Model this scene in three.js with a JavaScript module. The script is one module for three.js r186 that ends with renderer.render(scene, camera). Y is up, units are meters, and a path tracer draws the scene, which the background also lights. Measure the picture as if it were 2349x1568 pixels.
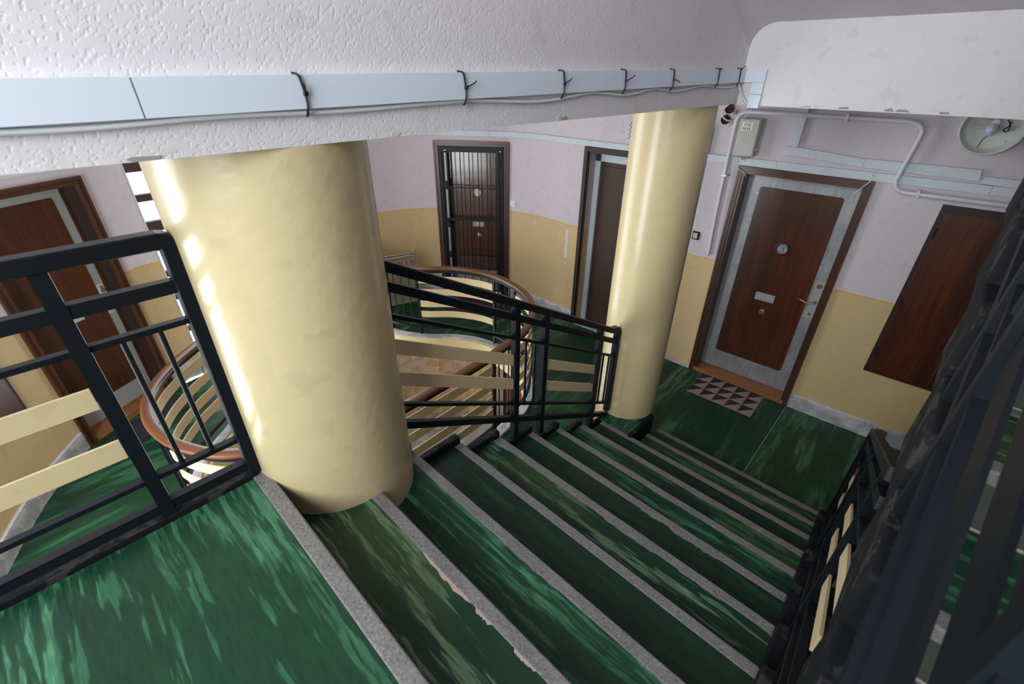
import * as THREE from 'three';
import { mergeGeometries, toCreasedNormals } from 'three/addons/utils/BufferGeometryUtils.js';
import { RoundedBoxGeometry } from 'three/addons/geometries/RoundedBoxGeometry.js';
import { RectAreaLightUniformsLib } from 'three/addons/lights/RectAreaLightUniformsLib.js';
import { FontLoader } from 'three/addons/loaders/FontLoader.js';
import { TextGeometry } from 'three/addons/geometries/TextGeometry.js';

// ------------------------------------------------------------------ camera, sky, light, exposure
RectAreaLightUniformsLib.init();
const scene = new THREE.Scene();
const camera = new THREE.PerspectiveCamera(73.7255, 2349 / 1568, 0.05, 60);
camera.matrixAutoUpdate = true;
{
  const right = new THREE.Vector3(0.74943565, 0.00954095, -0.66200845);
  const up = new THREE.Vector3(-0.34485391, 0.85917471, -0.37801401);
  const back = new THREE.Vector3(0.5651743, 0.51159337, 0.64718639);
  camera.position.set(0, 2.85, 0);
  camera.quaternion.setFromRotationMatrix(new THREE.Matrix4().makeBasis(right, up, back));
}
camera.focus = 3.2; camera.userData.fStop = 4.5;
scene.add(camera);
scene.background = new THREE.Color().setRGB(2.4, 2.55, 2.8);          // bright overcast sky
const renderer = new THREE.WebGLRenderer({ antialias: true });
renderer.toneMapping = THREE.LinearToneMapping;
renderer.toneMappingExposure = 1.16;
renderer.shadowMap.enabled = true;
// daylight entering through the three windows, one light in each opening
const windowLight = (w, h, pos, look, power) => {
  const l = new THREE.RectAreaLight(new THREE.Color().setRGB(0.93, 0.97, 1.0), power, w, h);
  l.position.set(...pos); l.lookAt(...look); scene.add(l); return l;
};
windowLight(1.8, 6.6, [-5.18, 1.4, -1.89], [0, 1.4, -1.89], 1.9);        // tall window of the stair well
windowLight(1.45, 2.1, [-2.66, 1.5, 1.14], [-3.13, 1.5, 0], 8.0);        // window beside the half landing
windowLight(1.6, 1.9, [-0.37, 3.4, 1.7], [-0.5, 3.0, 0], 9.0);            // window above the half landing

// ------------------------------------------------------------------ small tools
let seed = 7; const rnd = () => ((seed = (seed * 16807) % 2147483647) / 2147483647);
const used = {};
const numbered = n => { const k = used[n] = (used[n] ?? -1) + 1; return k ? `${n}_${String(k).padStart(3, '0')}` : n; };
const A = Math.atan(0.045);                                        // the stairs stand 2.6 degrees off the walls
const FS = new THREE.Matrix4().makeRotationY(-A);                  // stair frame: x across the flight, -z down the flight
const FW = new THREE.Matrix4();
const RH = 0.146940, GO = 0.28885, S1 = 0.24, TOP = 11 * RH;       // riser, going, first nosing, half landing height
const stairPoint = (u, y, s) => new THREE.Vector3(u, y, -s).applyMatrix4(FS);

function thing(name, label, category, base = [0, 0, 0], group, kind, frame = FW) {
  const o = new THREE.Group(); o.name = numbered(name); scene.add(o);
  o.position.set(...base).applyMatrix4(frame); if (frame === FS) o.rotation.y = -A;
  o.userData = {}; if (label) o.userData.label = label; if (category && !kind) o.userData.category = category;
  if (group) o.userData.group = group; if (kind) o.userData.kind = kind;
  o.updateMatrixWorld(true); return o;
}
// a mesh whose geometry is written in world or stair coordinates, placed under its parent
function part(parent, name, geoms, mat, frame = FW, label) {
  const list = Array.isArray(geoms) ? geoms : [geoms];
  const g = list.length > 1 ? mergeGeometries(list.map(x => x.index ? x.toNonIndexed() : x)) : list[0];
  const m = new THREE.Mesh(g, mat); m.name = parent === scene ? numbered(name) : name; m.castShadow = m.receiveShadow = true;
  if (parent !== scene) {
    parent.updateMatrixWorld(true);
    const mm = new THREE.Matrix4().copy(parent.matrixWorld).invert().multiply(frame);
    g.applyMatrix4(mm);
  } else g.applyMatrix4(frame);
  if (label) m.userData.label = label;
  parent.add(m); return m;
}
function single(name, label, category, geoms, mat, frame = FW, group, kind) {
  const m = part(scene, name, geoms, mat, frame);
  // put the origin at the base of the thing
  m.geometry.computeBoundingBox(); const b = m.geometry.boundingBox;
  const c = [(b.min.x + b.max.x) / 2, b.min.y, (b.min.z + b.max.z) / 2];
  m.geometry.translate(-c[0], -c[1], -c[2]); m.position.set(...c); m.updateMatrixWorld(true);
  m.userData = {}; if (label) m.userData.label = label; if (category && !kind) m.userData.category = category;
  if (group) m.userData.group = group; if (kind) m.userData.kind = kind;
  return m;
}
// uv in metres from the dominant direction of each face
function uvBox(g, swap = false, off = [0, 0]) {
  if (g.index) g = g.toNonIndexed();
  g.computeVertexNormals();
  const p = g.attributes.position, n = p.count, uv = new Float32Array(n * 2);
  const a = new THREE.Vector3(), b = new THREE.Vector3(), c = new THREE.Vector3();
  for (let i = 0; i < n; i += 3) {
    a.fromBufferAttribute(p, i); b.fromBufferAttribute(p, i + 1); c.fromBufferAttribute(p, i + 2);
    const nx = Math.abs((b.y - a.y) * (c.z - a.z) - (b.z - a.z) * (c.y - a.y));
    const ny = Math.abs((b.z - a.z) * (c.x - a.x) - (b.x - a.x) * (c.z - a.z));
    const nz = Math.abs((b.x - a.x) * (c.y - a.y) - (b.y - a.y) * (c.x - a.x));
    for (let k = 0; k < 3; k++) {
      const x = p.getX(i + k), y = p.getY(i + k), z = p.getZ(i + k);
      let s, t; if (ny >= nx && ny >= nz) { s = x; t = z; } else if (nx >= nz) { s = z; t = y; } else { s = x; t = y; }
      if (swap) [s, t] = [t, s];
      uv[(i + k) * 2] = s + off[0]; uv[(i + k) * 2 + 1] = t + off[1];
    }
  }
  g.setAttribute('uv', new THREE.BufferAttribute(uv, 2)); return g;
}
const box = (x0, x1, y0, y1, z0, z1, swap, off) => uvBox(new THREE.BoxGeometry(Math.abs(x1 - x0), Math.abs(y1 - y0), Math.abs(z1 - z0)).translate((x0 + x1) / 2, (y0 + y1) / 2, (z0 + z1) / 2), swap, off);
const rbox = (x0, x1, y0, y1, z0, z1, r = 0.008, seg = 2) => uvBox(new RoundedBoxGeometry(Math.abs(x1 - x0), Math.abs(y1 - y0), Math.abs(z1 - z0), seg, r).translate((x0 + x1) / 2, (y0 + y1) / 2, (z0 + z1) / 2));
const crease = (g, a = 0.6) => { const r = toCreasedNormals(g, a); return r; };
const cyl = (r0, r1, h, n = 16) => new THREE.CylinderGeometry(r0, r1, h, n).toNonIndexed();
const tube = (pts, r, n = 8, seg = 0, tension = 0.5) => new THREE.TubeGeometry(new THREE.CatmullRomCurve3(pts.map(p => new THREE.Vector3(...p)), false, 'catmullrom', tension), seg || pts.length * 6, r, n).toNonIndexed();
const noIdx = g => g.index ? g.toNonIndexed() : g;
// smooth plan path through points
const smooth = (pts, n) => new THREE.CatmullRomCurve3(pts.map(p => new THREE.Vector3(p[0], 0, p[1])), false, 'centripetal').getSpacedPoints(n).map(v => [v.x, v.z]);
// offset of a plan path to its left (d>0) or right
function offsetPath(path, d) {
  return path.map((p, i) => {
    const a = path[Math.max(0, i - 1)], b = path[Math.min(path.length - 1, i + 1)];
    const dx = b[0] - a[0], dz = b[1] - a[1], l = Math.hypot(dx, dz) || 1;
    return [p[0] + dz / l * d, p[1] - dx / l * d];
  });
}
// sweep a closed profile [[offset, y]...] along a plan path, upright all the way
function sweep(path, profile, swap = false) {
  const n = path.length, m = profile.length, rings = [], pos = [], uv = [];
  let len = 0; const L = [0];
  for (let i = 1; i < n; i++) { len += Math.hypot(path[i][0] - path[i - 1][0], path[i][1] - path[i - 1][1]); L.push(len); }
  const PL = [0]; for (let j = 1; j <= m; j++) { const a = profile[j - 1], b = profile[j % m]; PL.push(PL[j - 1] + Math.hypot(a[0] - b[0], a[1] - b[1])); }
  for (let i = 0; i < n; i++) {
    const a = path[Math.max(0, i - 1)], b = path[Math.min(n - 1, i + 1)];
    let dx = b[0] - a[0], dz = b[1] - a[1]; const l = Math.hypot(dx, dz) || 1;
    rings.push(profile.map(q => [path[i][0] + dz / l * q[0], q[1], path[i][1] - dx / l * q[0]]));
  }
  const tri = (A1, B1, C1, ua, ub, uc) => { pos.push(...A1, ...B1, ...C1); uv.push(...ua, ...ub, ...uc); };
  const uvp = (s, t) => swap ? [t, s] : [s, t];
  for (let i = 0; i + 1 < n; i++) for (let j = 0; j < m; j++) {
    const k = (j + 1) % m, a = rings[i][j], b = rings[i][k], c = rings[i + 1][k], d = rings[i + 1][j];
    tri(a, b, c, uvp(L[i], PL[j]), uvp(L[i], PL[j + 1]), uvp(L[i + 1], PL[j + 1]));
    tri(a, c, d, uvp(L[i], PL[j]), uvp(L[i + 1], PL[j + 1]), uvp(L[i + 1], PL[j]));
  }
  const tris = THREE.ShapeUtils.triangulateShape(profile.map(q => new THREE.Vector2(q[0], q[1])), []);
  for (const [i, rev] of [[0, true], [n - 1, false]]) for (const t of tris) {
    const v = rev ? [t[0], t[1], t[2]] : [t[2], t[1], t[0]];
    tri(...v.map(q => rings[i][q]), ...v.map(q => [profile[q][0], profile[q][1]]));
  }
  const g = new THREE.BufferGeometry();
  g.setAttribute('position', new THREE.Float32BufferAttribute(pos, 3)); g.setAttribute('uv', new THREE.Float32BufferAttribute(uv, 2));
  g.computeVertexNormals(); return crease(g, 0.7);
}
const rect = (o0, o1, y0, y1) => [[o0, y0], [o1, y0], [o1, y1], [o0, y1]];
// extruded plan shape between two heights (holes allowed); uv in metres
function slab(outer, holes, y0, y1, swap = false) {
  const sh = new THREE.Shape(outer.map(p => new THREE.Vector2(p[0], -p[1])));
  for (const h of holes) sh.holes.push(new THREE.Path(h.map(p => new THREE.Vector2(p[0], -p[1]))));
  const g = new THREE.ExtrudeGeometry(sh, { depth: y1 - y0, bevelEnabled: false });
  g.rotateX(-Math.PI / 2); g.translate(0, y0, 0); return uvBox(g, swap);
}
// bar of rectangular section in the stair frame; p = [u, y, s]; width across u, height square to the bar
function bar(p0, p1, w, h) {
  const dy = p1[1] - p0[1], ds = p1[2] - p0[2], l = Math.hypot(dy, ds);
  const g = new THREE.BoxGeometry(w, h, l);
  g.rotateX(Math.atan2(dy, ds)); g.translate((p0[0] + p1[0]) / 2, (p0[1] + p1[1]) / 2, -(p0[2] + p1[2]) / 2);
  return uvBox(g);
}
// flat bar bent in a vertical plane of the stair frame: path [[s, y]...]
function bent(u, path, w, t) {
  const prof = path.map((p, i) => {
    const a = path[Math.max(0, i - 1)], b = path[Math.min(path.length - 1, i + 1)], dx = b[0] - a[0], dy = b[1] - a[1], l = Math.hypot(dx, dy);
    return [[p[0] - dy / l * t / 2, p[1] + dx / l * t / 2], [p[0] + dy / l * t / 2, p[1] - dx / l * t / 2]];
  });
  const sh = new THREE.Shape([...prof.map(q => q[0]), ...prof.map(q => q[1]).reverse()].map(q => new THREE.Vector2(...q)));
  const g = new THREE.ExtrudeGeometry(sh, { depth: w, bevelEnabled: true, bevelThickness: 0.004, bevelSize: 0.003, bevelSegments: 1 });
  g.translate(0, 0, -w / 2); g.applyMatrix4(new THREE.Matrix4().makeBasis(new THREE.Vector3(0, 0, -1), new THREE.Vector3(0, 1, 0), new THREE.Vector3(1, 0, 0)));
  g.translate(u, 0, 0); return uvBox(g);
}
// ------------------------------------------------------------------ procedural textures
const hash = (x, y, s) => { let h = Math.imul(x, 374761393) ^ Math.imul(y, 668265263) ^ Math.imul(s, 1274126177); h = Math.imul(h ^ (h >>> 13), 1274126177); return ((h ^ (h >>> 16)) >>> 0) / 4294967296; };
function vnoise(x, y, px, py, s) {
  const xi = Math.floor(x), yi = Math.floor(y), fx = x - xi, fy = y - yi, w = t => t * t * (3 - 2 * t);
  const m = (a, p) => ((a % p) + p) % p, a = m(xi, px), b = m(xi + 1, px), c = m(yi, py), d = m(yi + 1, py), u = w(fx), v = w(fy);
  return (hash(a, c, s) * (1 - u) + hash(b, c, s) * u) * (1 - v) + (hash(a, d, s) * (1 - u) + hash(b, d, s) * u) * v;
}
function fbm(x, y, px, py, s, oct = 4) { let r = 0, a = 0.5, t = 0; for (let k = 0; k < oct; k++) { r += a * vnoise(x, y, px, py, s + k * 17); t += a; x *= 2; y *= 2; px *= 2; py *= 2; a *= 0.5; } return r / t; }
const clamp = (v, a = 0, b = 1) => Math.min(b, Math.max(a, v)), ss = (a, b, v) => { const t = clamp((v - a) / (b - a)); return t * t * (3 - 2 * t); }, mix = (a, b, t) => a + (b - a) * t;
const mix3 = (a, b, t) => [mix(a[0], b[0], t), mix(a[1], b[1], t), mix(a[2], b[2], t)];
function tex(w, h, mw, mh, fn, srgb = true) {
  const d = new Uint8Array(w * h * 4);
  for (let y = 0; y < h; y++) for (let x = 0; x < w; x++) { const c = fn(x / w, y / h), i = (y * w + x) * 4; if (Array.isArray(c)) { d[i] = c[0]; d[i + 1] = c[1]; d[i + 2] = c[2]; } else d[i] = d[i + 1] = d[i + 2] = c * 255; d[i + 3] = 255; }
  const t = new THREE.DataTexture(d, w, h); t.magFilter = THREE.LinearFilter; t.minFilter = THREE.LinearMipmapLinearFilter; t.generateMipmaps = true;
  t.wrapS = t.wrapT = THREE.RepeatWrapping; if (srgb) t.colorSpace = THREE.SRGBColorSpace; t.repeat.set(1 / mw, 1 / mh); t.needsUpdate = true; return t;
}
// green linoleum: streaks run along s (first uv axis)
const linoTex = (sd, dark, light, olive, patch, fleck, oliveAmt) => tex(1024, 512, 1.6, 0.8, (s, t) => {
  const wv = fbm(s * 5, t * 5, 5, 5, sd + 90, 3) - 0.5, t2 = t + wv * 0.03, s2 = s + (fbm(s * 20, t * 60, 20, 60, sd + 80, 2) - 0.5) * 0.03;
  const big = fbm(s2 * 4, t2 * 13, 4, 13, sd, 4), mid = fbm(s2 * 9, t2 * 52, 9, 52, sd + 21, 4), fine = fbm(s2 * 22, t2 * 150, 22, 150, sd + 57, 3), e = fbm(s * 2, t * 4, 2, 4, sd + 71, 3);
  const p = ss(0.5, 0.6, big) * patch, m = ss(0.53, 0.6, mid * 0.75 + big * 0.25) * fleck, f = ss(0.56, 0.64, fine) * ss(0.42, 0.6, big) * fleck * 0.8;
  const k = clamp(p * (0.35 + 0.75 * ss(0.3, 0.62, mid)) + m * 0.75 + f * 0.6) * (0.7 + 0.6 * fine);
  let col = mix3(dark, light, clamp(k)); col = mix3(col, olive, ss(0.5, 0.72, e) * oliveAmt);
  const g = 0.86 + 0.28 * fbm(s * 40, t * 120, 40, 120, sd + 5, 2); return col.map(v => clamp(v * g, 0, 255));
});
const linoMats = [[3, [19, 52, 34], [112, 146, 114], [70, 84, 50], 0.75, 0.9, 0.5], [11, [18, 50, 34], [66, 118, 84], [50, 68, 38], 0.45, 0.7, 0.4], [23, [16, 46, 31], [48, 98, 68], [26, 52, 32], 0.1, 0.22, 0.25], [41, [18, 56, 38], [72, 128, 96], [32, 70, 46], 0.3, 0.7, 0.25], [61, [20, 56, 38], [62, 112, 78], [46, 82, 48], 0.5, 0.3, 0.35]]
  .map(a => new THREE.MeshPhysicalMaterial({ map: linoTex(...a), roughness: 0.46, specularIntensity: 0.6 }));
const woodTex = (sd, a, b, mw, mh) => tex(512, 1024, mw, mh, (s, t) => {
  const w = fbm(s * 3, t * 2, 3, 2, sd, 3), g = fbm(s * 60 + w * 6, t * 4, 60, 4, sd + 5, 4), r = fbm(s * 7 + w * 2, t * 1.0, 7, 1, sd + 9, 3), f = fbm(s * 150, t * 12, 150, 12, sd + 13, 2);
  return mix3(a, b, clamp(g * 0.6 + r * 0.6 - 0.1)).map(v => clamp(v * (0.85 + 0.3 * f), 0, 255));
});
const stipple = tex(512, 512, 0.3, 0.3, (s, t) => { const n = vnoise(s * 52 + t * 14, t * 40, 52, 40, 5), m = fbm(s * 9, t * 9, 9, 9, 6, 2); return 0.75 * ss(0.16, 0.48, n * 0.7 + vnoise(s * 96, t * 96, 96, 96, 9) * 0.3) + 0.25 * m; }, false);
const rough = tex(512, 512, 0.9, 0.9, (s, t) => fbm(s * 30, t * 30, 30, 30, 8, 4), false);
const paintTex = (sd, c, d) => tex(512, 512, 2.3, 2.3, (s, t) => { const n = fbm(s * 5, t * 5, 5, 5, sd, 5), q = fbm(s * 60, t * 60, 60, 60, sd + 3, 2), k = ss(0.76, 0.8, fbm(s * 40, t * 40, 40, 40, sd + 7, 2)); return c.map(v => clamp(v * (0.965 + 0.05 * n + 0.02 * q) * (1 - 0.03 * k) - 0.3 * d * ss(0.6, 0.85, n), 0, 255)); });
const marbleTex = (sd, a, b) => tex(512, 512, 0.9, 0.9, (s, t) => { const w = fbm(s * 4, t * 4, 4, 4, sd, 4), v = Math.abs(fbm(s * 5 + w * 2, t * 5, 5, 5, sd + 4, 4) - 0.5) * 2, q = fbm(s * 40, t * 40, 40, 40, sd + 8, 2); return mix3(b, a, ss(0, 0.35, v)).map(x => clamp(x * (0.9 + 0.14 * q + 0.08 * w), 0, 255)); });
const terrazzo = tex(512, 512, 0.35, 0.35, (s, t) => { const n = fbm(s * 90, t * 90, 90, 90, 2, 2), m = fbm(s * 6, t * 6, 6, 6, 4, 3); const b = n > 0.66 ? 130 : n < 0.32 ? 92 : 114; const f = 0.92 + 0.16 * m; return [b * f * 1.0, b * f * 0.98, b * f * 0.97]; });
const std = o => new THREE.MeshStandardMaterial(o), phy = o => new THREE.MeshPhysicalMaterial(o), rgb = (r, g, b) => new THREE.Color(`rgb(${r},${g},${b})`);
const M = {
  white: std({ map: paintTex(2, [205, 196, 201], 10), roughness: 0.72, bumpMap: rough, bumpScale: 0.0012 }),
  beam: std({ map: paintTex(12, [220, 216, 217], 8), roughness: 0.8, bumpMap: stipple, bumpScale: 0.0006 }),
  dado: phy({ map: paintTex(22, [202, 176, 130], 10), roughness: 0.5, bumpMap: rough, bumpScale: 0.0008 }),
  line: std({ color: rgb(214, 166, 60), roughness: 0.6 }),
  column: phy({ map: paintTex(32, [204, 187, 144], 3), roughness: 0.34, bumpMap: rough, bumpScale: 0.0012, clearcoat: 0.35, clearcoatRoughness: 0.2 }),
  cream: std({ map: paintTex(42, [216, 198, 150], 8), roughness: 0.5 }),
  slat: std({ map: paintTex(52, [212, 192, 150], 6), roughness: 0.55 }),
  black: phy({ color: rgb(17, 22, 28), roughness: 0.45, specularIntensity: 0.5, bumpMap: rough, bumpScale: 0.0008 }),
  curb: phy({ specularIntensity: 0.35, map: tex(256, 256, 0.4, 0.4, (s, t) => { const n = fbm(s * 10, t * 10, 10, 10, 3, 4), k = ss(0.56, 0.68, n); return mix3([19, 21, 25], [86, 84, 78], k * 0.5); }), roughness: 0.7, bumpMap: rough, bumpScale: 0.001 }),
  terrazzo: std({ map: terrazzo, roughness: 0.6, bumpMap: rough, bumpScale: 0.0006 }),
  doorWood: phy({ map: woodTex(3, [40, 17, 7], [98, 46, 18], 0.7, 1.4), roughness: 0.38, clearcoat: 0.3, clearcoatRoughness: 0.25 }),
  doorGloss: phy({ map: woodTex(8, [42, 19, 9], [96, 46, 22], 0.7, 1.4), roughness: 0.28, clearcoat: 0.8, clearcoatRoughness: 0.1, bumpMap: rough, bumpScale: 0.001 }),
  frameWood: phy({ map: woodTex(13, [40, 19, 9], [94, 48, 22], 0.35, 1.2), roughness: 0.4, clearcoat: 0.3, clearcoatRoughness: 0.3 }),
  darkWood: std({ map: woodTex(19, [30, 20, 15], [58, 38, 27], 0.35, 1.2), roughness: 0.55 }),
  rail: phy({ map: woodTex(27, [66, 36, 18], [146, 88, 48], 0.25, 0.9), roughness: 0.42, clearcoat: 0.25, clearcoatRoughness: 0.3 }),
  threshold: std({ map: woodTex(33, [112, 68, 36], [168, 112, 66], 0.3, 0.9), roughness: 0.5 }),
  lowWood: std({ map: woodTex(37, [120, 58, 26], [186, 98, 48], 0.4, 1.2), roughness: 0.4 }),
  steel: std({ map: tex(256, 256, 0.5, 0.5, (s, t) => { const n = fbm(s * 90, t * 6, 90, 6, 4, 3), m = fbm(s * 5, t * 5, 5, 5, 9, 3), v = 150 + 34 * n + 30 * m - 20; return [v, v * 1.01, v * 1.03]; }), roughness: 0.48, metalness: 0.55 }),
  paleMetal: std({ color: rgb(170, 172, 170), roughness: 0.5, metalness: 0.3 }),
  chrome: std({ color: rgb(200, 198, 190), roughness: 0.25, metalness: 0.9 }),
  brass: std({ color: rgb(170, 150, 100), roughness: 0.35, metalness: 0.8 }),
  marble: std({ map: marbleTex(3, [196, 194, 196], [158, 158, 162]), roughness: 0.4 }),
  tile: [[5, [214, 184, 150], [190, 156, 122]], [15, [206, 184, 164], [184, 160, 140]], [25, [216, 190, 148], [196, 160, 112]]].map(a => std({ map: marbleTex(...a), roughness: 0.42 })),
  lowFloor: std({ map: marbleTex(9, [176, 172, 168], [146, 142, 138]), roughness: 0.4 }),
  plastic: std({ color: rgb(216, 226, 236), roughness: 0.45 }),
  plasticB: std({ map: paintTex(62, [198, 206, 212], 12), roughness: 0.5 }),
  pipe: phy({ color: rgb(205, 203, 210), roughness: 0.35, clearcoat: 0.3 }),
  cable: std({ color: rgb(222, 224, 226), roughness: 0.4 }),
  tie: std({ color: rgb(12, 13, 16), roughness: 0.4 }),
  windowFrame: std({ color: rgb(70, 44, 44), roughness: 0.5 }),
  glass: phy({ color: 0xffffff, roughness: 0.02, transmission: 1, thickness: 0, ior: 1.45 }),
  greyBox: std({ map: paintTex(72, [186, 186, 176], 10), roughness: 0.55 }),
  enamel: std({ map: paintTex(82, [206, 212, 202], 14), roughness: 0.4 }),
  bulb: phy({ color: rgb(205, 205, 235), roughness: 0.15, clearcoat: 0.6 }),
  matDark: std({ color: rgb(38, 38, 42), roughness: 0.95, bumpMap: rough, bumpScale: 0.004 }),
  matBrown: std({ color: rgb(70, 38, 32), roughness: 0.9 }),
  triDark: std({ color: rgb(38, 39, 46), roughness: 0.95 }), triPale: std({ color: rgb(150, 128, 116), roughness: 0.95 }),
  bare: std({ color: rgb(148, 154, 142), roughness: 0.95 }), bareWhite: std({ color: rgb(206, 206, 208), roughness: 0.95 }),
  lowBrown: std({ color: rgb(62, 44, 34), roughness: 0.6 }),
  doorBrown: std({ color: rgb(62, 42, 32), roughness: 0.55 }),
  concrete: std({ color: rgb(168, 160, 150), roughness: 0.9 }),
  riser: std({ map: paintTex(92, [206, 204, 208], 8), roughness: 0.6 }),
  red: std({ color: rgb(196, 70, 40), roughness: 0.5 }), blue: std({ color: rgb(40, 50, 110), roughness: 0.5 }), dark: std({ color: rgb(16, 16, 18), roughness: 0.8 }),
  bedPad: std({ map: tex(256, 256, 0.5, 0.5, (s, t) => { const n = fbm(s * 30, t * 30, 30, 30, 6, 3); return [120 + 40 * n, 112 + 38 * n, 98 + 36 * n]; }), roughness: 0.9 }),
  wornPink: std({ color: rgb(176, 156, 150), roughness: 0.9 }),
  paper: std({ color: rgb(206, 204, 196), roughness: 0.8 }),
};

// ------------------------------------------------------------------ plan of the place
const LOW = -2.6, CEIL = 2.95, ROOF = 6.4, DADO = 1.262;
const farCurveA = smooth([[-2.75, -4.53], [-3.1, -4.545], [-3.6, -4.575], [-4.02, -4.5]], 10);
const farCurveB = smooth([[-4.8, -3.97], [-5.02, -3.68], [-5.16, -3.3], [-5.2, -2.87]], 10);
const farPath = [[2.2, -4.53], ...farCurveA, ...farCurveB];
const leftCurve = smooth([[-4.7, 0.21], [-4.29, 0.51], [-4.02, 0.66], [-3.83, 0.75], [-3.3, 0.98], [-2.6, 1.28], [-1.9, 1.6], [-1.4, 1.75]], 28);
const leftPath = [[-5.2, -0.87], [-5.2, -0.72], [-5.1, -0.56], ...leftCurve, [2.2, 1.75]];
const pathLen = p => { const L = [0]; for (let i = 1; i < p.length; i++) L.push(L[i - 1] + Math.hypot(p[i][0] - p[i - 1][0], p[i][1] - p[i - 1][1])); return L; };
function cutPath(p, d0, d1) {
  const L = pathLen(p), at = d => { let i = 1; while (i < p.length - 1 && L[i] < d) i++; const t = (d - L[i - 1]) / (L[i] - L[i - 1]); return [mix(p[i - 1][0], p[i][0], t), mix(p[i - 1][1], p[i][1], t)]; };
  return [at(d0), ...p.filter((q, i) => L[i] > d0 + 1e-4 && L[i] < d1 - 1e-4), at(d1)];
}
const distAt = (p, q) => { const L = pathLen(p); let best = 1e9, r = 0; for (let i = 1; i < p.length; i++) { const ax = p[i - 1][0], az = p[i - 1][1], dx = p[i][0] - ax, dz = p[i][1] - az, l2 = dx * dx + dz * dz, t = clamp(((q[0] - ax) * dx + (q[1] - az) * dz) / l2), e = Math.hypot(ax + dx * t - q[0], az + dz * t - q[1]); if (e < best) { best = e; r = L[i - 1] + t * Math.sqrt(l2); } } return r; };
const WT = 0.22;
// a wall along a plan path with openings [d0, d1, y0, y1]; the room lies on its left-hand side when offset < 0
function buildWall(name, label, path, d0, d1, y0, y1, opens, sgn, upper, dado) {
  const cuts = [...new Set([d0, d1, ...opens.flatMap(o => [o[0], o[1]])])].filter(d => d >= d0 && d <= d1).sort((a, b) => a - b);
  const ups = [], lows = [], lines = [];
  const band = (p, a, b) => { if (b - a < 1e-3) return; if (dado && a < DADO) { lows.push(sweep(p, rect(0, sgn * WT, a, Math.min(b, DADO)))); if (b >= DADO) lines.push(sweep(p, rect(-sgn * 0.0015, 0, DADO - 0.005, DADO + 0.005))); } if (b > DADO || !dado) ups.push(sweep(p, rect(0, sgn * WT, dado ? Math.max(a, DADO) : a, b))); };
  for (let i = 0; i + 1 < cuts.length; i++) {
    const m = (cuts[i] + cuts[i + 1]) / 2, p = cutPath(path, cuts[i], cuts[i + 1]);
    const here = opens.filter(o => o[0] < m && o[1] > m).sort((a, b) => a[2] - b[2]);
    let y = y0; for (const o of here) { band(p, y, o[2]); y = o[3]; } band(p, y, y1);
  }
  const c = path[0], o = thing(name, label, null, [c[0], y0, c[1]], null, 'structure');
  part(o, 'upper_paint', ups, upper);
  if (lows.length) part(o, 'dado', lows, dado);
  if (lines.length) part(o, 'dado_line', lines, M.line);
  return o;
}
const dF = q => distAt(farPath, q), dL = q => distAt(leftPath, q);
// openings
const D3 = { x0: -1.27, x1: -0.34 }, D4 = { x0: -2.86, x1: -1.98 };
const dEnd = pathLen(farPath).at(-1), lEnd = pathLen(leftPath).at(-1);
const dStraight = dF([-2.75, -4.53]);
const wallRight = buildWall('wall_right', 'pinkish white wall with cream lower half behind the stairs foot', farPath, 0, dStraight, 0, ROOF, [[-D3.x1 + 2.2, -D3.x0 + 2.2, 0, 2.11], [2.2 - D4.x1, 2.2 - D4.x0 - 0.001, 0, 2.11]].map(o => [o[0], Math.min(o[1], dStraight), o[2], o[3]]), -1, M.white, M.dado);
const cd0 = dF([-4.02, -4.5]), cd1 = dF([-4.8, -3.97]);
const wallFar = buildWall('wall_far', 'curved pinkish white wall with cream lower half around the stair well', farPath, dStraight, dEnd, 0, ROOF, [[dStraight, 2.2 + 2.86, 0, 2.11], [cd0 + 0.03, cd1 - 0.03, 0, 2.06]].filter(o => o[1] > o[0]), -1, M.white, M.dado);
const ld0 = dL([-5.1, -0.56]), ld1 = dL([-4.7, 0.21]);
const w2a = dL([-3.38, 0.94]), w2b = dL([-1.98, 1.56]), w3a = lEnd - 3.42, w3b = lEnd - 1.72;
const wallLeft = buildWall('wall_left', 'pinkish white wall with cream lower half around the dark left door', leftPath, 0, dL([-3.83, 0.75]), 0, ROOF, [[ld0 + 0.04, ld1 - 0.03, 0, 2.06]], -1, M.white, M.dado);
const wallNear = buildWall('wall_near', 'white wall with windows behind the half landing', leftPath, dL([-3.83, 0.75]), lEnd, 0, ROOF, [[w2a, w2b, 0.35, 2.65], [w3a, w3b, 2.35, 4.5]], -1, M.white, M.dado);
buildWall('wall_end', 'plain white wall closing the stairs', [[2.2, 1.75], [2.2, -4.53]], 0, 6.28, LOW, ROOF, [], -1, M.white, null);
// tall window of the well: wall above it
part(thing('wall_window', 'white wall over the tall stair well window', null, [-5.2, 5.2, -1.9], null, 'structure'), 'upper_paint', box(-5.42, -5.2, 5.2, ROOF, -2.87, -0.87), M.white);
part(thing('trim_2', 'grey marble panel under the tall window at floor level', null, [-5.2, -0.2, -1.9], null, 'structure'), 'sill_panel', box(-5.29, -5.198, -0.2, 0.29, -2.87, -0.87), M.marble);

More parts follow.
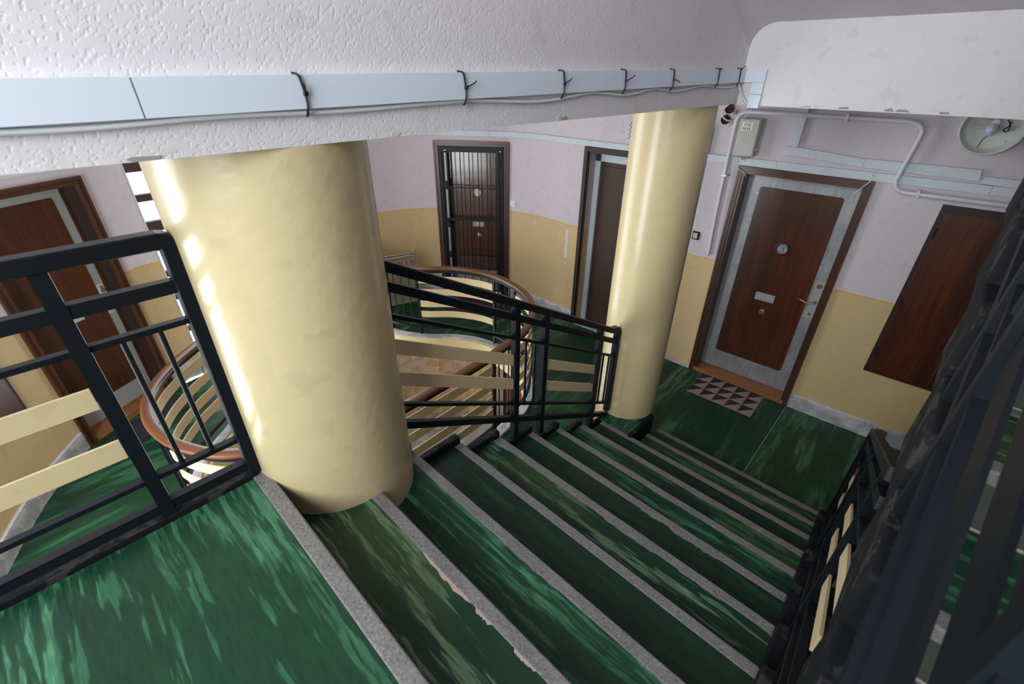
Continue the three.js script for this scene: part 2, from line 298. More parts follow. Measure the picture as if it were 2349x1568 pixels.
// void of the stair well: handrail path (plan) from the window round to the window
const voidPts = [[-5.19, -2.98], [-4.85, -2.86], [-4.43, -2.79], [-4.02, -2.97], [-3.71, -3.23], [-3.37, -3.37], [-2.97, -3.36], [-2.62, -3.23], [-2.37, -3.0], [-2.2, -2.7], [-2.155, -2.39], [-2.125, -2.13], [-2.12, -1.6], [-2.125, -1.3], [-2.2, -0.88], [-2.45, -0.47], [-2.56, -0.345], [-2.715, -0.255], [-2.9, -0.185], [-3.14, -0.157], [-3.365, -0.185], [-3.61, -0.29], [-3.85, -0.495], [-4.06, -0.745], [-4.36, -1.0], [-4.76, -1.13], [-5.19, -1.16]];
const railPath = smooth(voidPts, 170);
const edgePath = offsetPath(railPath, -0.05);                       // toward the void
const sgnVoid = (() => { const a = offsetPath(railPath, 0.2)[85]; return a[0] < railPath[85][0] ? 1 : -1; })();
const inward = d => offsetPath(railPath, d * sgnVoid);              // d > 0: into the void
const inStair = (list) => list.map(([u, s]) => { const v = stairPoint(u, 0, s); return [v.x, v.z]; });
const holeFlight = inStair([[0.21, 3.1], [0.21, 0.0], [1.9, 0.0], [1.9, 3.1]]);
const outline = [...farPath.filter(p => p[0] > -4.9 || p[1] < -3.02), [-5.2, -2.975], ...inward(0.045), [-5.2, -1.12], ...leftPath.slice(2)];
const floor = thing('floor', 'green streaked linoleum floor of the landing', null, [-2, 0, -2], null, 'structure');
const linoFloor = linoMats[4].clone(); linoFloor.map = linoMats[4].map.clone(); linoFloor.map.repeat.set(1 / 2.6, 1 / 1.7); linoFloor.map.needsUpdate = true;
part(floor, 'linoleum', slab(outline, [holeFlight], -0.012, 0, true), linoFloor);
part(floor, 'slab_body', slab(outline, [holeFlight], -0.2, -0.012), M.concrete);
{ // seams between the sheets, welded with a pale strip
  const seam = (a, b) => { const dx = b[0] - a[0], dz = b[1] - a[1], l = Math.hypot(dx, dz), g = new THREE.BoxGeometry(l, 0.002, 0.005); g.rotateY(Math.atan2(-dz, dx)); g.translate((a[0] + b[0]) / 2, 0.001, (a[1] + b[1]) / 2); return uvBox(g); };
  part(floor, 'seam', seam([-0.3, -4.5], [-0.33, -3.2]), M.bare); part(floor, 'seam', seam([-1.36, -4.5], [-1.38, -3.9]), M.bare);
}
// cream edge of the slab around the well with a low stone curb on top
const well = thing('trim_1', 'cream painted slab edge curving around the stair well', null, [-2.2, -0.3, -1.6], null, 'structure');
part(well, 'fascia', sweep(railPath, [[0.04 * sgnVoid, -0.2], [0.07 * sgnVoid, -0.2], [0.07 * sgnVoid, 0.012], [0.04 * sgnVoid, 0.012]]), M.cream);
part(well, 'curb', sweep(railPath, [[-0.035 * sgnVoid, -0.002], [0.04 * sgnVoid, -0.002], [0.04 * sgnVoid, 0.03], [-0.035 * sgnVoid, 0.03]]), M.marble);
// upper floor slab / ceiling with the well and the stairs cut out
const ceilStair = inStair([[-1.25, 3.2], [-1.25, -2.1], [2.1, -2.1], [2.1, 3.2]]);
const ceil = thing('ceiling', 'white ceiling over the landing', null, [-2, CEIL, -2], null, 'structure');
{
  // the ceiling is a slab left of the edge beam and one beyond the cross beam, both clear of the well
  const fx = 0.2, L = [...farPath.slice(0, -1), [-5.2, -2.87]];
  const q = (u, s) => { const v = stairPoint(u, 0, s); return [v.x, v.z]; };
  part(ceil, 'slab_underside', slab([...farPath.filter(p => p[0] > -4.9 || p[1] < -3.02), [-5.2, -2.975], ...inward(0.045), [-5.2, -1.12], ...leftPath.slice(2, -1).filter(p => p[0] < -1.6), q(-1.45, -1.5), q(-1.45, 3.4), q(2.1, 3.4)], [], CEIL, CEIL + 0.27), M.white);
}
part(thing('ceiling_roof', 'white ceiling high above the stairs', null, [-1.5, ROOF, -1.4], null, 'structure'), 'roof_slab', box(-5.5, 2.5, ROOF, ROOF + 0.2, -4.8, 2.1), M.white);

// ------------------------------------------------------------------ lower hall seen through the well
const lowWallPts = smooth([[-5.2, -2.87], [-5.46, -3.35], [-5.53, -3.7], [-5.42, -3.95], [-5.15, -4.27], [-4.81, -4.56], [-4.45, -4.75], [-4.0, -4.86], [-3.2, -4.9], [2.4, -4.9]], 74);
const wallLower = thing('wall_lower', 'tan marble tiled wall of the lower hall', null, [-4.8, LOW, -4.6], null, 'structure');
part(wallLower, 'backing', sweep(lowWallPts, rect(0.012, 0.2, LOW, -0.2)), M.concrete);
const lowWallL = [[-5.2, -0.87], [-5.2, 1.75]];
const wallLowerL = thing('wall_lower_left', 'tan marble tiled wall of the lower hall beside its window', null, [-5.2, LOW, 0], null, 'structure');
part(wallLowerL, 'backing', box(-5.42, -5.212, LOW, -0.2, -0.87, 1.75), M.concrete);
function tiles(parent, path, len, hgt, y0, rows, sg, skip) {
  const total = pathLen(path).at(-1);
  for (let r = 0; r < rows; r++) for (let d = (r % 2) * 0.0 + 0.001, k = 0; d + len < total; d += len, k++) {
    if (skip && skip(d, d + len, y0 + r * hgt)) continue;
    const yb = y0 + r * hgt, yt = Math.min(yb + hgt, -0.2);
    part(parent, 'tile', sweep(cutPath(path, d + 0.0015, d + len - 0.0015), rect(0, 0.012 * sg, yb + 0.0015, yt - 0.0015)), M.tile[Math.floor(hash(k, r, 5) * 3)]);
  }
}
const lowDoorA = distAt(lowWallPts, [-4.36, -4.78]), lowDoorB = distAt(lowWallPts, [-3.5, -4.89]);
tiles(wallLower, cutPath(lowWallPts, 0, lowDoorB + 0.8), 0.235, 0.46, LOW, 6, 1, (a, b, y) => b > lowDoorA && a < lowDoorB && y < -0.6);
tiles(wallLowerL, lowWallL, 0.3, 0.46, LOW, 6, -1);
single('floor_lower', 'grey marble floor of the lower hall', null, slab([[-6, -5.2], [-6, 2.1], [2.4, 2.1], [2.4, -5.2]], [], LOW - 0.1, LOW), M.lowFloor, FW, null, 'structure');
{
  const d = thing('door_5', 'orange brown wooden door of the lower hall', null, [-3.95, LOW, -4.8], null, 'structure');
  const p = cutPath(lowWallPts, lowDoorA, lowDoorB);
  part(d, 'frame', sweep(p, rect(-0.01, 0.03, LOW, LOW + 2.1)), M.darkWood);
  part(d, 'leaf', sweep(cutPath(lowWallPts, lowDoorA + 0.07, lowDoorB - 0.07), rect(-0.025, 0.0, LOW, LOW + 2.03)), M.lowWood);
}
single('wall_lower_rear', 'plain cream wall at the back of the lower hall', null, box(-5.4, 2.4, LOW, 0, 1.75, 1.95), M.cream, FW, null, 'structure');
single('wall_lower_near', 'plain wall under the landing edge in the lower hall', null, box(-1.3, -1.1, LOW, -0.3, -5.1, 1.2), M.cream, FW, null, 'structure');

// ------------------------------------------------------------------ windows
function glazing(name, label, origin, turn, w, y0, y1, bars, mull, f = 0.05, stile = M.windowFrame) {
  const o = thing(name, label, null, [origin[0], y0, origin[1]], null, 'structure'); o.rotation.y = turn; o.updateMatrixWorld(true);
  const L = (n, g, m) => { const q = new THREE.Mesh(g, m); q.name = n; q.castShadow = q.receiveShadow = true; o.add(q); return q; };
  const h = y1 - y0;
  L('frame', mergeGeometries([box(-w / 2, -w / 2 + f, 0, h, -0.03, 0.03), box(w / 2 - f, w / 2, 0, h, -0.03, 0.03), box(-w / 2, w / 2, 0, f, -0.03, 0.03), box(-w / 2, w / 2, h - f, h, -0.03, 0.03)]), stile);
  for (const [b, t] of bars) L('transom', box(-w / 2 + f, w / 2 - f, b - y0, t - y0, -0.028, 0.028), M.windowFrame);
  for (const x of mull) L('mullion', box(x - 0.025, x + 0.025, f, h - f, -0.032, 0.032), M.windowFrame);
  const ys = [y0 + f, ...bars.flat(), y1 - f], xs = [-w / 2 + f, ...mull.flatMap(x => [x - 0.025, x + 0.025]), w / 2 - f];
  for (let i = 0; i < ys.length; i += 2) for (let j = 0; j < xs.length; j += 2) L('pane', new THREE.PlaneGeometry(xs[j + 1] - xs[j], ys[i + 1] - ys[i]).translate((xs[j] + xs[j + 1]) / 2, (ys[i] + ys[i + 1]) / 2 - y0, 0), M.glass);
  return o;
}
glazing('window_1', 'tall window with maroon crossbars rising through the stair well', [-5.235, -1.87], Math.PI / 2, 2.0, -2.5, 5.2,
  [[-1.75, -1.66], [-0.95, -0.88], [-0.2, 0.3], [0.5, 0.55], [0.86, 0.91], [1.1, 1.155], [1.36, 1.425], [1.54, 1.63], [1.81, 1.87], [2.06, 2.16], [2.62, 2.7], [3.2, 3.3], [3.9, 3.95], [4.5, 4.55]], [-0.35, 0.35], 0.016, M.plasticB);
{
  const p = cutPath(leftPath, w2a, w2b), a = p[0], b = p.at(-1);
  glazing('window_2', 'wide window in the rear wall left of the half landing', [(a[0] + b[0]) / 2, (a[1] + b[1]) / 2 + 0.06], Math.atan2(-(b[1] - a[1]), b[0] - a[0]), Math.hypot(b[0] - a[0], b[1] - a[1]) - 0.04, 0.35, 2.65, [[1.45, 1.5]], [0]);
  glazing('window_3', 'wide window in the rear wall above the half landing', [2.2 - 2.57, 1.85], 0, 1.7, 2.35, 4.5, [[3.4, 3.45]], [0]);
}

// ------------------------------------------------------------------ columns and beams
{
  const c1 = thing('round_column', 'thick cream round column at the top of the stairs', 'column', [-1.44, 0, -0.57]);
  part(c1, 'shaft', uvBox(new THREE.CylinderGeometry(0.287, 0.287, 2.69, 72, 1, true).translate(-1.44, 1.345, -0.57)).clone(), M.column);
  const c2 = thing('round_column', 'slimmer cream round column at the foot of the stairs', 'column', [-1.3, 0, -2.96]);
  part(c2, 'shaft', uvBox(new THREE.CylinderGeometry(0.24, 0.24, 2.69, 64, 1, true).translate(-1.3, 1.345, -2.96)), M.column);
  for (const c of [c1, c2]) { const g = c.children[0].geometry; const cr = toCreasedNormals(g, 0.5); c.children[0].geometry = cr; }
}
const FU = -1.178, BOT = 2.69;                                     // face and underside of the edge beam
const edgeBeam = thing('edge_beam', 'rough white plastered beam carried by the two columns', null, [-1.45, BOT, 0], null, 'structure', FS);
{
  // side of the beam up to the sloping soffit, with a rounded cove
  const yS = s => 3.09 + (3.17 - s) * 0.51;
  const sh = new THREE.Shape([[-2.0, BOT], [3.4, BOT], [3.4, 3.35], [3.17, 3.35], [3.17, yS(3.17)], [-0.2, yS(-0.2)], [-2.0, yS(-0.2)]].map(p => new THREE.Vector2(...p)));
  const g = new THREE.ExtrudeGeometry(sh, { depth: 0.5, bevelEnabled: false });
  g.applyMatrix4(new THREE.Matrix4().makeBasis(new THREE.Vector3(0, 0, -1), new THREE.Vector3(0, 1, 0), new THREE.Vector3(1, 0, 0))); g.translate(FU - 0.5, 0, 0);
  part(edgeBeam, 'beam_body', uvBox(g), M.beam, FS);
  // sloping soffit of the flight above, its left edge coved into the beam
  const prof = [[FU - 0.02, -0.16]]; for (let k = 0; k <= 8; k++) { const a = Math.PI - k / 8 * Math.PI / 2; prof.push([FU + 0.12 + 0.12 * Math.cos(a), -0.12 + 0.12 * Math.sin(a)]); }
  prof.push([0.16, 0], [0.16, 0.16], [FU - 0.02, 0.16]);
  const rings = [3.18, -0.2].map(s => prof.map(p => [p[0], yS(s) + p[1], -s]));
  const pos = [], n = prof.length; for (let j = 0; j < n; j++) { const k = (j + 1) % n; pos.push(...rings[0][j], ...rings[0][k], ...rings[1][k], ...rings[0][j], ...rings[1][k], ...rings[1][j]); }
  const sg = new THREE.BufferGeometry(); sg.setAttribute('position', new THREE.Float32BufferAttribute(pos, 3)); sg.computeVertexNormals(); let s2 = uvBox(sg); s2 = crease(s2, 0.5);
  const so = thing('stair_soffit', 'smooth grey white underside of the flight above', null, [-0.5, 3.1, -3.1], null, 'structure', FS);
  part(so, 'soffit', s2, M.white, FS);
  const cb = thing('cross_beam', 'rough white plastered cross beam over the foot of the stairs', null, [0, BOT, -3.17], null, 'structure', FS);
  part(cb, 'beam_body', [box(FU - 0.02, 0.13, BOT - 0.005, 3.4, -3.42, -3.17), box(0.13, 2.1, BOT - 0.005, 3.0, -3.42, -3.17)], M.beam, FS);
}
// bare spots where plaster has chipped off the beam edges
{
  const chip = (o, frame, pts, n, mat = M.bare) => { const sh = new THREE.Shape(pts.map(p => new THREE.Vector2(...p))); const g = new THREE.ExtrudeGeometry(sh, { depth: 0.0015, bevelEnabled: false }); g.applyMatrix4(n); part(o, 'chip', uvBox(g), mat, frame); };
  const onFace = new THREE.Matrix4().makeBasis(new THREE.Vector3(0, 0, -1), new THREE.Vector3(0, 1, 0), new THREE.Vector3(1, 0, 0)).setPosition(FU, 0, 0);
  const blob = (s, y, w, h, k) => { const r = []; for (let i = 0; i < 11; i++) { const a = i / 11 * 6.283, f = 0.7 + 0.5 * hash(i, k, 9); r.push([s + Math.cos(a) * w * f, Math.max(BOT + 0.0005, y + Math.sin(a) * h * f)]); } return r; };
  for (const [s, y, w, h] of [[0.185, 2.693, 0.028, 0.008], [0.76, 2.697, 0.016, 0.007], [1.5, 2.697, 0.02, 0.006], [1.47, 2.7, 0.012, 0.012]]) chip(edgeBeam, FS, blob(s, y, w, h, Math.round(s * 100)), onFace, s > 1.48 || s < 0.4 ? M.bare : M.paper);
  const cb = scene.children.find(o => o.name === 'cross_beam');
  const onCross = new THREE.Matrix4().setPosition(0, 0, -3.17);
  for (const [u, w, h] of [[-0.62, 0.03, 0.012], [-0.42, 0.02, 0.016], [-0.36, 0.03, 0.014], [-0.2, 0.022, 0.012], [-0.8, 0.03, 0.006]]) chip(cb, FS, blob(u, BOT, w, h, Math.round(u * 100)), onCross);
}

// ------------------------------------------------------------------ the stairs
const UL = -1.42, UR = 0.085;
const sN = i => S1 + (i - 1) * GO, yN = i => (12 - i) * RH;        // nosing i and the height of its tread
function steps(o, first, last, uL, uR, mats) {
  for (let i = first; i <= last; i++) {
    const y = yN(i), s0 = sN(i - 1) - 0.0, s1 = sN(i), l = i >= 10 ? uL + 0.24 : uL;
    const st = part(o, 'step', box(l, uR, y - 0.3, y - 0.006, -s1 + 0.012, -s0 - 0.005 + 0.03), M.concrete, FS);
    part(st, 'tread', box(l, uR, y - 0.006, y, -s1 + 0.045, -s0 + 0.001, false, [hash(i, 1, 3) * 3, hash(i, 2, 3) * 3]), mats[i - 2], FS);
    part(st, 'riser', box(l, uR, y - RH + 0.001, y - 0.012, -s1 + 0.006, -s1 + 0.014, false, [hash(i, 4, 3) * 3, 0.3]), linoMats[2], FS);
    part(st, 'nosing', rbox(l, uR, y - 0.034, y + 0.0025, -s1, -s1 + 0.047, 0.007), M.terrazzo, FS);
    part(st, 'edge_curb', rbox(uR, uR + 0.05, y - 0.16, y + 0.04, -s1 - 0.004, -s0 + 0.004, 0.012), M.curb, FS);
    if (i < 9) part(st, 'edge_curb', rbox(l - 0.05, l, y - 0.16, y + 0.04, -s1 - 0.004, -s0 + 0.004, 0.016, 3), M.curb, FS);
  }
}
function wear(st, i, list) {
  for (const [u0, u1, dpt] of list) {
    const n = 14, top = [], z = -sN(i) + 0.046, sh = new THREE.Shape(); sh.moveTo(u0, -z + 0.004);
    sh.lineTo(u1, -z + 0.004); for (let k = n; k >= 0; k--) sh.lineTo(mix(u0, u1, k / n), -z - dpt * (k === 0 || k === n ? 0 : 0.25 + 0.75 * hash(k, i * 7 + Math.round(u0 * 50), 3)));
    const g = new THREE.ExtrudeGeometry(sh, { depth: 0.0012, bevelEnabled: false }); g.rotateX(-Math.PI / 2); g.translate(0, yN(i) - 0.0002, 0);
    part(st, 'worn_edge', uvBox(g), i === 2 ? M.wornPink : M.terrazzo, FS);
  }
}
const stairs = thing('staircase', 'flight of green linoleum steps with grey nosings down to the landing', 'stairs', [-0.67, 0, -3.12], null, null, FS);
steps(stairs, 2, 11, UL, UR, [0, 3, 2, 0, 2, 3, 1, 2, 1, 1].map(k => linoMats[k]));
{
  const st = stairs.children.filter(o => o.name === 'step');
  wear(st[0], 2, [[-0.86, -0.62, 0.014], [-0.6, -0.53, 0.01], [-0.44, -0.36, 0.01]]);
  wear(st[1], 3, [[-0.78, -0.5, 0.008], [-0.2, 0.0, 0.008]]); wear(st[3], 5, [[-0.72, -0.4, 0.014], [-0.3, -0.1, 0.008]]); wear(st[4], 6, [[-0.62, -0.5, 0.01], [-0.46, -0.2, 0.016]]); wear(st[8], 10, [[-0.5, -0.2, 0.014]]); wear(st[9], 11, [[-0.3, 0.02, 0.012]]);
  // wide end of the ninth step in front of the slim column
  const y = yN(9), s9 = sN(9);
  const bl = part(stairs, 'corner_block', box(-1.47, -1.165, 0, y - 0.006, -s9 - 0.36, -s9), M.curb, FS);
  part(bl, 'tread', box(-1.455, -1.185, y - 0.006, y + 0.0015, -s9 - 0.36, -s9 + 0.0, true), linoMats[3], FS);
  part(bl, 'edge_curb', rbox(-1.185, -1.15, y - 0.2, y + 0.02, -s9 - 0.34, -s9 + 0.02, 0.01), M.curb, FS);
  part(bl, 'edge_curb', rbox(-1.475, -1.45, y - 0.2, y + 0.012, -s9 - 0.3, -s9 + 0.24, 0.01), M.curb, FS);
}
part(stairs, 'stair_slab', (() => { const sh = new THREE.Shape([[0.1, TOP - 0.2], [S1 + 0.1, TOP - 0.28], [3.1, 0.0], [2.75, 0.0], [0.1, TOP - 0.42]].map(p => new THREE.Vector2(...p))); const g = new THREE.ExtrudeGeometry(sh, { depth: UR - UL, bevelEnabled: false }); g.applyMatrix4(new THREE.Matrix4().makeBasis(new THREE.Vector3(0, 0, -1), new THREE.Vector3(0, 1, 0), new THREE.Vector3(1, 0, 0))); g.translate(UL, 0, 0); return uvBox(g); })(), M.white, FS);
// half landing at the top
const landing = thing('floor_half_landing', 'green linoleum half landing at the top of the stairs', null, [0, TOP, 0.7], null, 'structure', FS);
part(landing, 'slab_body', box(UL - 0.05, 2.1, TOP - 0.22, TOP - 0.008, -S1 + 0.012, 1.72), M.concrete, FS);
part(landing, 'linoleum', box(UL, 2.1, TOP - 0.008, TOP, -S1 + 0.05, 1.72, false, [0.4, 0.7]), linoMats[3], FS);
part(landing, 'nosing', rbox(UL - 0.02, UR + 0.12, TOP - 0.034, TOP + 0.0025, -S1, -S1 + 0.052, 0.007), M.terrazzo, FS);
part(landing, 'edge_curb', rbox(UL - 0.055, UL - 0.005, TOP - 0.24, TOP + 0.022, -S1 + 0.03, 1.72, 0.008), M.curb, FS);
part(landing, 'riser', box(UL, UR, TOP - RH, TOP - 0.02, -S1 + 0.006, -S1 + 0.014, false, [0.2, 0.3]), linoMats[2], FS);

// flight up to the next floor, right of this one, and the flight down below it
function sideFlight(name, label, up) {
  const o = thing(name, label, 'stairs', [1.0, up ? TOP : -TOP, -1.6], null, null, FS);
  for (let i = 1; i <= (up ? 10 : 11); i++) {
    // up: nosing faces the camera side and rises away; down: from the landing toward the camera
    const s = up ? 0.215 + (i - 1) * GO : sN(11) - (i - 1) * GO, y = up ? TOP + i * RH : -(i - 1) * RH;
    const za = up ? -s - GO - 0.03 : -s - 0.02, zb = up ? -s : -s + GO + 0.0;
    if (!up && i === 1) continue;
    const zN = up ? zb : -s + GO - 0.0, st = part(o, 'step', box(0.17, 1.85, y - 0.2, y - 0.006, za, zb - 0.012), M.concrete, FS);
    part(st, 'tread', box(0.17, 1.85, y - 0.006, y, up ? -s - GO : -s, zN - 0.045, false, [i * 0.37, i * 0.21]), linoMats[i % 4], FS);
    part(st, 'nosing', rbox(0.17, 1.85, y - 0.034, y + 0.002, zN - 0.047, zN, 0.007), up ? M.terrazzo : M.threshold, FS);
    part(st, 'riser', box(0.17, 1.85, y - RH, y - 0.034, zN - 0.02, zN - 0.012), up ? linoMats[2] : M.riser, FS);
    part(st, 'edge_curb', rbox(0.122, 0.172, y - 0.19, y + 0.035, za, zb + 0.004, 0.012), M.curb, FS);
  }
  return o;
}
sideFlight('staircase', 'flight rising to the next floor beside the black railing', true);
sideFlight('staircase', 'lower flight with white risers seen through the right railing', false);

// ------------------------------------------------------------------ black iron railings with cream slats
const BLK = M.black;
const slatGeo = (u, s0, y0, s1, y1, w) => { const sh = new THREE.Shape([[s0, y0 - w / 2], [s1, y1 - w / 2], [s1, y1 + w / 2], [s0, y0 + w / 2]].map(p => new THREE.Vector2(...p))); const g = new THREE.ExtrudeGeometry(sh, { depth: 0.008, bevelEnabled: false }); g.applyMatrix4(new THREE.Matrix4().makeBasis(new THREE.Vector3(0, 0, -1), new THREE.Vector3(0, 1, 0), new THREE.Vector3(1, 0, 0))); g.translate(u - 0.004, 0, 0); return uvBox(g); };
const rod = (u, s, y0, y1, r = 0.0075) => noIdx(new THREE.CylinderGeometry(r, r, y1 - y0, 10)).translate(u, (y0 + y1) / 2, -s);
// railing along a sloping or level line; Y(s, offset) gives heights
function railing(o, u, Y, s0, s1, off, posts, slats, rods, slatOff, slatW, foot) {
  const line = (k, w, h, a = typeof s0 === 'number' ? s0 : s0[k], b = s1) => bar([u, Y(a, off[k]), a], [u, Y(b, off[k]), b], w, h);
  part(o, 'rail', line('second', 0.03, 0.036), BLK, FS); part(o, 'rail', line('thinTop', 0.024, 0.016), BLK, FS);
  part(o, 'rail', line('thinLow', 0.024, 0.016), BLK, FS); part(o, 'bottom_rail', line('low', 0.03, 0.034), BLK, FS);
  for (const s of posts) part(o, 'post', box(u - 0.018, u + 0.018, foot(s), Y(s, off.top), -s - 0.018, -s + 0.018), BLK, FS);
  for (const [a, b] of slats) for (const k of slatOff) part(o, 'slat', slatGeo(u + 0.002, a, Y(a, k), b, Y(b, k), slatW), M.slat, FS);
  for (const s of rods) part(o, 'baluster', rod(u, s, Y(s, off.thinLow), Y(s, off.thinTop)), BLK, FS);
}
const UA = -1.445, slopeY = (s, k) => 0.953 + k - 0.556 * (s - 1.54);
const offF = { top: 0.872, second: 0.79, thinTop: 0.664, thinLow: 0.224, low: 0.108 };
{
  const o = thing('stair_railing', 'black iron railing with cream slats between the two columns', 'railing', [UA, 0.9, -1.7], null, null, FS);
  const e = 2.625, arc = []; const ty = slopeY(e - 0.075, offF.top);
  for (let k = 0; k <= 6; k++) { const a = k / 6; const t = a * Math.PI / 2 * 0.82 + 0.28; arc.push([e - 0.07 + 0.07 * Math.sin(t) * 1.0, ty - 0.07 - 0.005 + 0.075 * Math.cos(t - 0.28)]); }
  part(o, 'top_rail', bent(UA, [[0.76, slopeY(0.76, offF.top)], [e - 0.1, slopeY(e - 0.1, offF.top)], ...arc.map(q => [Math.min(q[0], e), q[1]]), [e, 0.5]], 0.036, 0.034), BLK, FS);
  railing(o, UA, slopeY, 0.76, e, offF, [1.54, 1.785, 2.385], [[0.8, 1.525], [1.802, 2.368]], [1.625, 1.705, 2.47, 2.55], [0.522, 0.362], 0.072, s => slopeY(s, 0) - 0.02);
}
{
  const lvl = (s, y) => y, off = { top: 2.468, second: 2.343, thinTop: 2.238, thinLow: 1.786, low: 1.672 };
  const o = thing('landing_railing', 'level black iron railing with cream slats along the half landing', 'railing', [UA, TOP, 0.6], null, null, FS);
  part(o, 'top_rail', bent(UA, [[-1.66, 2.468], [0.189, 2.468], [0.2, 2.466], [0.205, 2.461], [0.207, 2.45], [0.207, TOP + 0.02]], 0.04, 0.036), BLK, FS);
  railing(o, UA, lvl, -1.66, 0.2, off, [-0.051, -0.62, -0.86, -1.5], [[-0.6, -0.072], [-1.48, -0.88]], [0.033, 0.116, -0.7, -0.78], [2.122 - 0.022, 1.924], 0.064, () => TOP);
}
const UAr = 0.138;
{
  const o = thing('stair_railing', 'black iron railing along the open right side of the descending steps', 'railing', [UAr, 0.4, -1.9], null, null, FS);
  part(o, 'top_rail', bent(UAr, [[1.27, slopeY(1.27, offF.top)], [3.02, slopeY(3.02, offF.top)], [3.06, slopeY(3.06, offF.top) - 0.01], [3.08, slopeY(3.08, offF.top) - 0.05], [3.085, 0.02]], 0.036, 0.034), BLK, FS);
  railing(o, UAr, slopeY, { second: 1.19, thinTop: 1.07, thinLow: 0.65, low: 0.54 }, 3.08, offF, [1.4, 2.0, 2.25, 2.85], [[0.95, 1.38], [1.42, 1.98], [2.27, 2.83]], [2.085, 2.165, 2.93, 3.0], [0.522, 0.362], 0.072, s => slopeY(s, 0) - 0.02);
}
const UB = 0.147;
{
  const upY = (s, k) => 12 * RH + 0.0 + k + (s - 0.215) * 0.51;
  const o = thing('stair_railing', 'dark iron railing of the flight rising to the next floor', 'railing', [UB, TOP, -1.4], null, null, FS);
  part(o, 'top_rail', bent(UB, [[0.3, upY(0.3, 0.88)], [3.0, upY(3.0, 0.88)]], 0.036, 0.034), BLK, FS);
  railing(o, UB, upY, 0.3, 3.05, offF, [0.36, 1.0, 1.25, 1.9, 2.15, 2.8], [[1.27, 1.88], [2.17, 2.78]], [1.085, 1.165, 1.985, 2.065], [0.522, 0.362], 0.072, s => upY(s, 0) - 0.1);
  for (const k of [0.53, 0.36]) part(o, 'slat', slatGeo(UB, 0.38, upY(0.38, k), 0.985, upY(0.985, k), 0.085), M.black, FS, 'slat painted black');
}
{
  const dnY = (s, k) => 0.1 + k - (3.1 - s) * 0.51;
  const o = thing('stair_railing', 'iron railing with wooden handrail along the lower flight', 'railing', [UB, -1.4, -1.6], null, null, FS);
  part(o, 'handrail', bent(UB + 0.02, [[0.3, dnY(0.3, 0.88)], [3.06, dnY(3.06, 0.88)], [3.1, dnY(3.1, 0.87)]], 0.05, 0.034), M.rail, FS);
  railing(o, UB + 0.02, dnY, 0.3, 3.09, { ...offF, top: 0.86 }, [3.08, 2.45, 2.2, 1.55, 1.3, 0.6], [[2.47, 3.06], [1.57, 2.18]], [2.28, 2.37, 1.38, 1.47], [0.522, 0.362], 0.072, s => dnY(s, -0.1));
}
// balustrade around the stair well: wooden handrail, posts, balusters and bent cream slats
{
  const o = thing('well_balustrade', 'curving balustrade with wooden handrail around the stair well', 'balustrade', [-2.12, 0.05, -1.6]);
  const L = pathLen(railPath), T = L.at(-1);
  const hr = 0.03, y = 0.91; const prof = []; for (let k = 0; k < 12; k++) { const a = k / 12 * 6.2832; prof.push([Math.sign(Math.cos(a)) * Math.pow(Math.abs(Math.cos(a)), 0.7) * 0.035, y + Math.sign(Math.sin(a)) * Math.pow(Math.abs(Math.sin(a)), 0.7) * 0.02]); }
  part(o, 'handrail', sweep(railPath, prof, true), M.rail);
  part(o, 'rail', sweep(railPath, rect(-0.012, 0.012, 0.855, 0.892)), BLK);
  part(o, 'bottom_rail', sweep(railPath, rect(-0.012, 0.012, 0.135, 0.165)), BLK);
  const at = d => cutPath(railPath, Math.max(0, d - 0.001), d + 0.001)[0];
  const rodAt = (d, w, y0, y1, n) => { const [x, z] = at(d), q = cutPath(railPath, d, Math.min(T, d + 0.02)), a = Math.atan2(-(q.at(-1)[1] - q[0][1]), q.at(-1)[0] - q[0][0]); return n ? noIdx(new THREE.CylinderGeometry(w, w, y1 - y0, 8)).translate(x, (y0 + y1) / 2, z) : uvBox(new THREE.BoxGeometry(w, y1 - y0, w * 0.8).rotateY(a).translate(x, (y0 + y1) / 2, z)); };
  const dd = q => distAt(railPath, q);
  // posts in pairs with three balusters between them, slats from pair to pair
  const marks = [[-4.42, -2.79], [-4.05, -2.95], [-3.23, -3.385], [-2.89, -3.34], [-2.185, -2.5], [-2.13, -2.22], [-2.2, -0.9], [-2.36, -0.62], [-2.98, -0.172], [-3.24, -0.165], [-4.1, -0.78], [-4.4, -1.02]].map(dd);
  const pair = (a, b, k) => { for (const d of [a, b]) part(o, 'post', rodAt(d, 0.03, 0.05, 0.86), BLK); for (let i = 1; i <= k; i++) part(o, 'baluster', rodAt(a + (b - a) * i / (k + 1), 0.006, 0.15, 0.86, true), BLK); };
  for (let i = 0; i + 1 < marks.length; i += 2) pair(marks[i], marks[i + 1], i === 8 ? 0 : 3);
  const spans = [[0.12, marks[0]], ...[1, 3, 5, 7, 9].map(i => [marks[i], marks[i + 1]])];
  for (let k = 1; k <= 6; k++) part(o, 'baluster', rodAt(mix(marks[11], T - 0.05, k / 7), 0.006, 0.15, 0.86, true), BLK);
  for (const [a, b] of spans) for (const yc of [0.765, 0.61, 0.46, 0.325]) part(o, 'slat', sweep(cutPath(railPath, a + 0.018, b - 0.018), rect(-0.004, 0.004, yc - 0.04, yc + 0.04)), M.slat);
}

// ------------------------------------------------------------------ doors
const font = await new FontLoader().loadAsync('fonts/droid/droid_sans_regular.typeface.json');
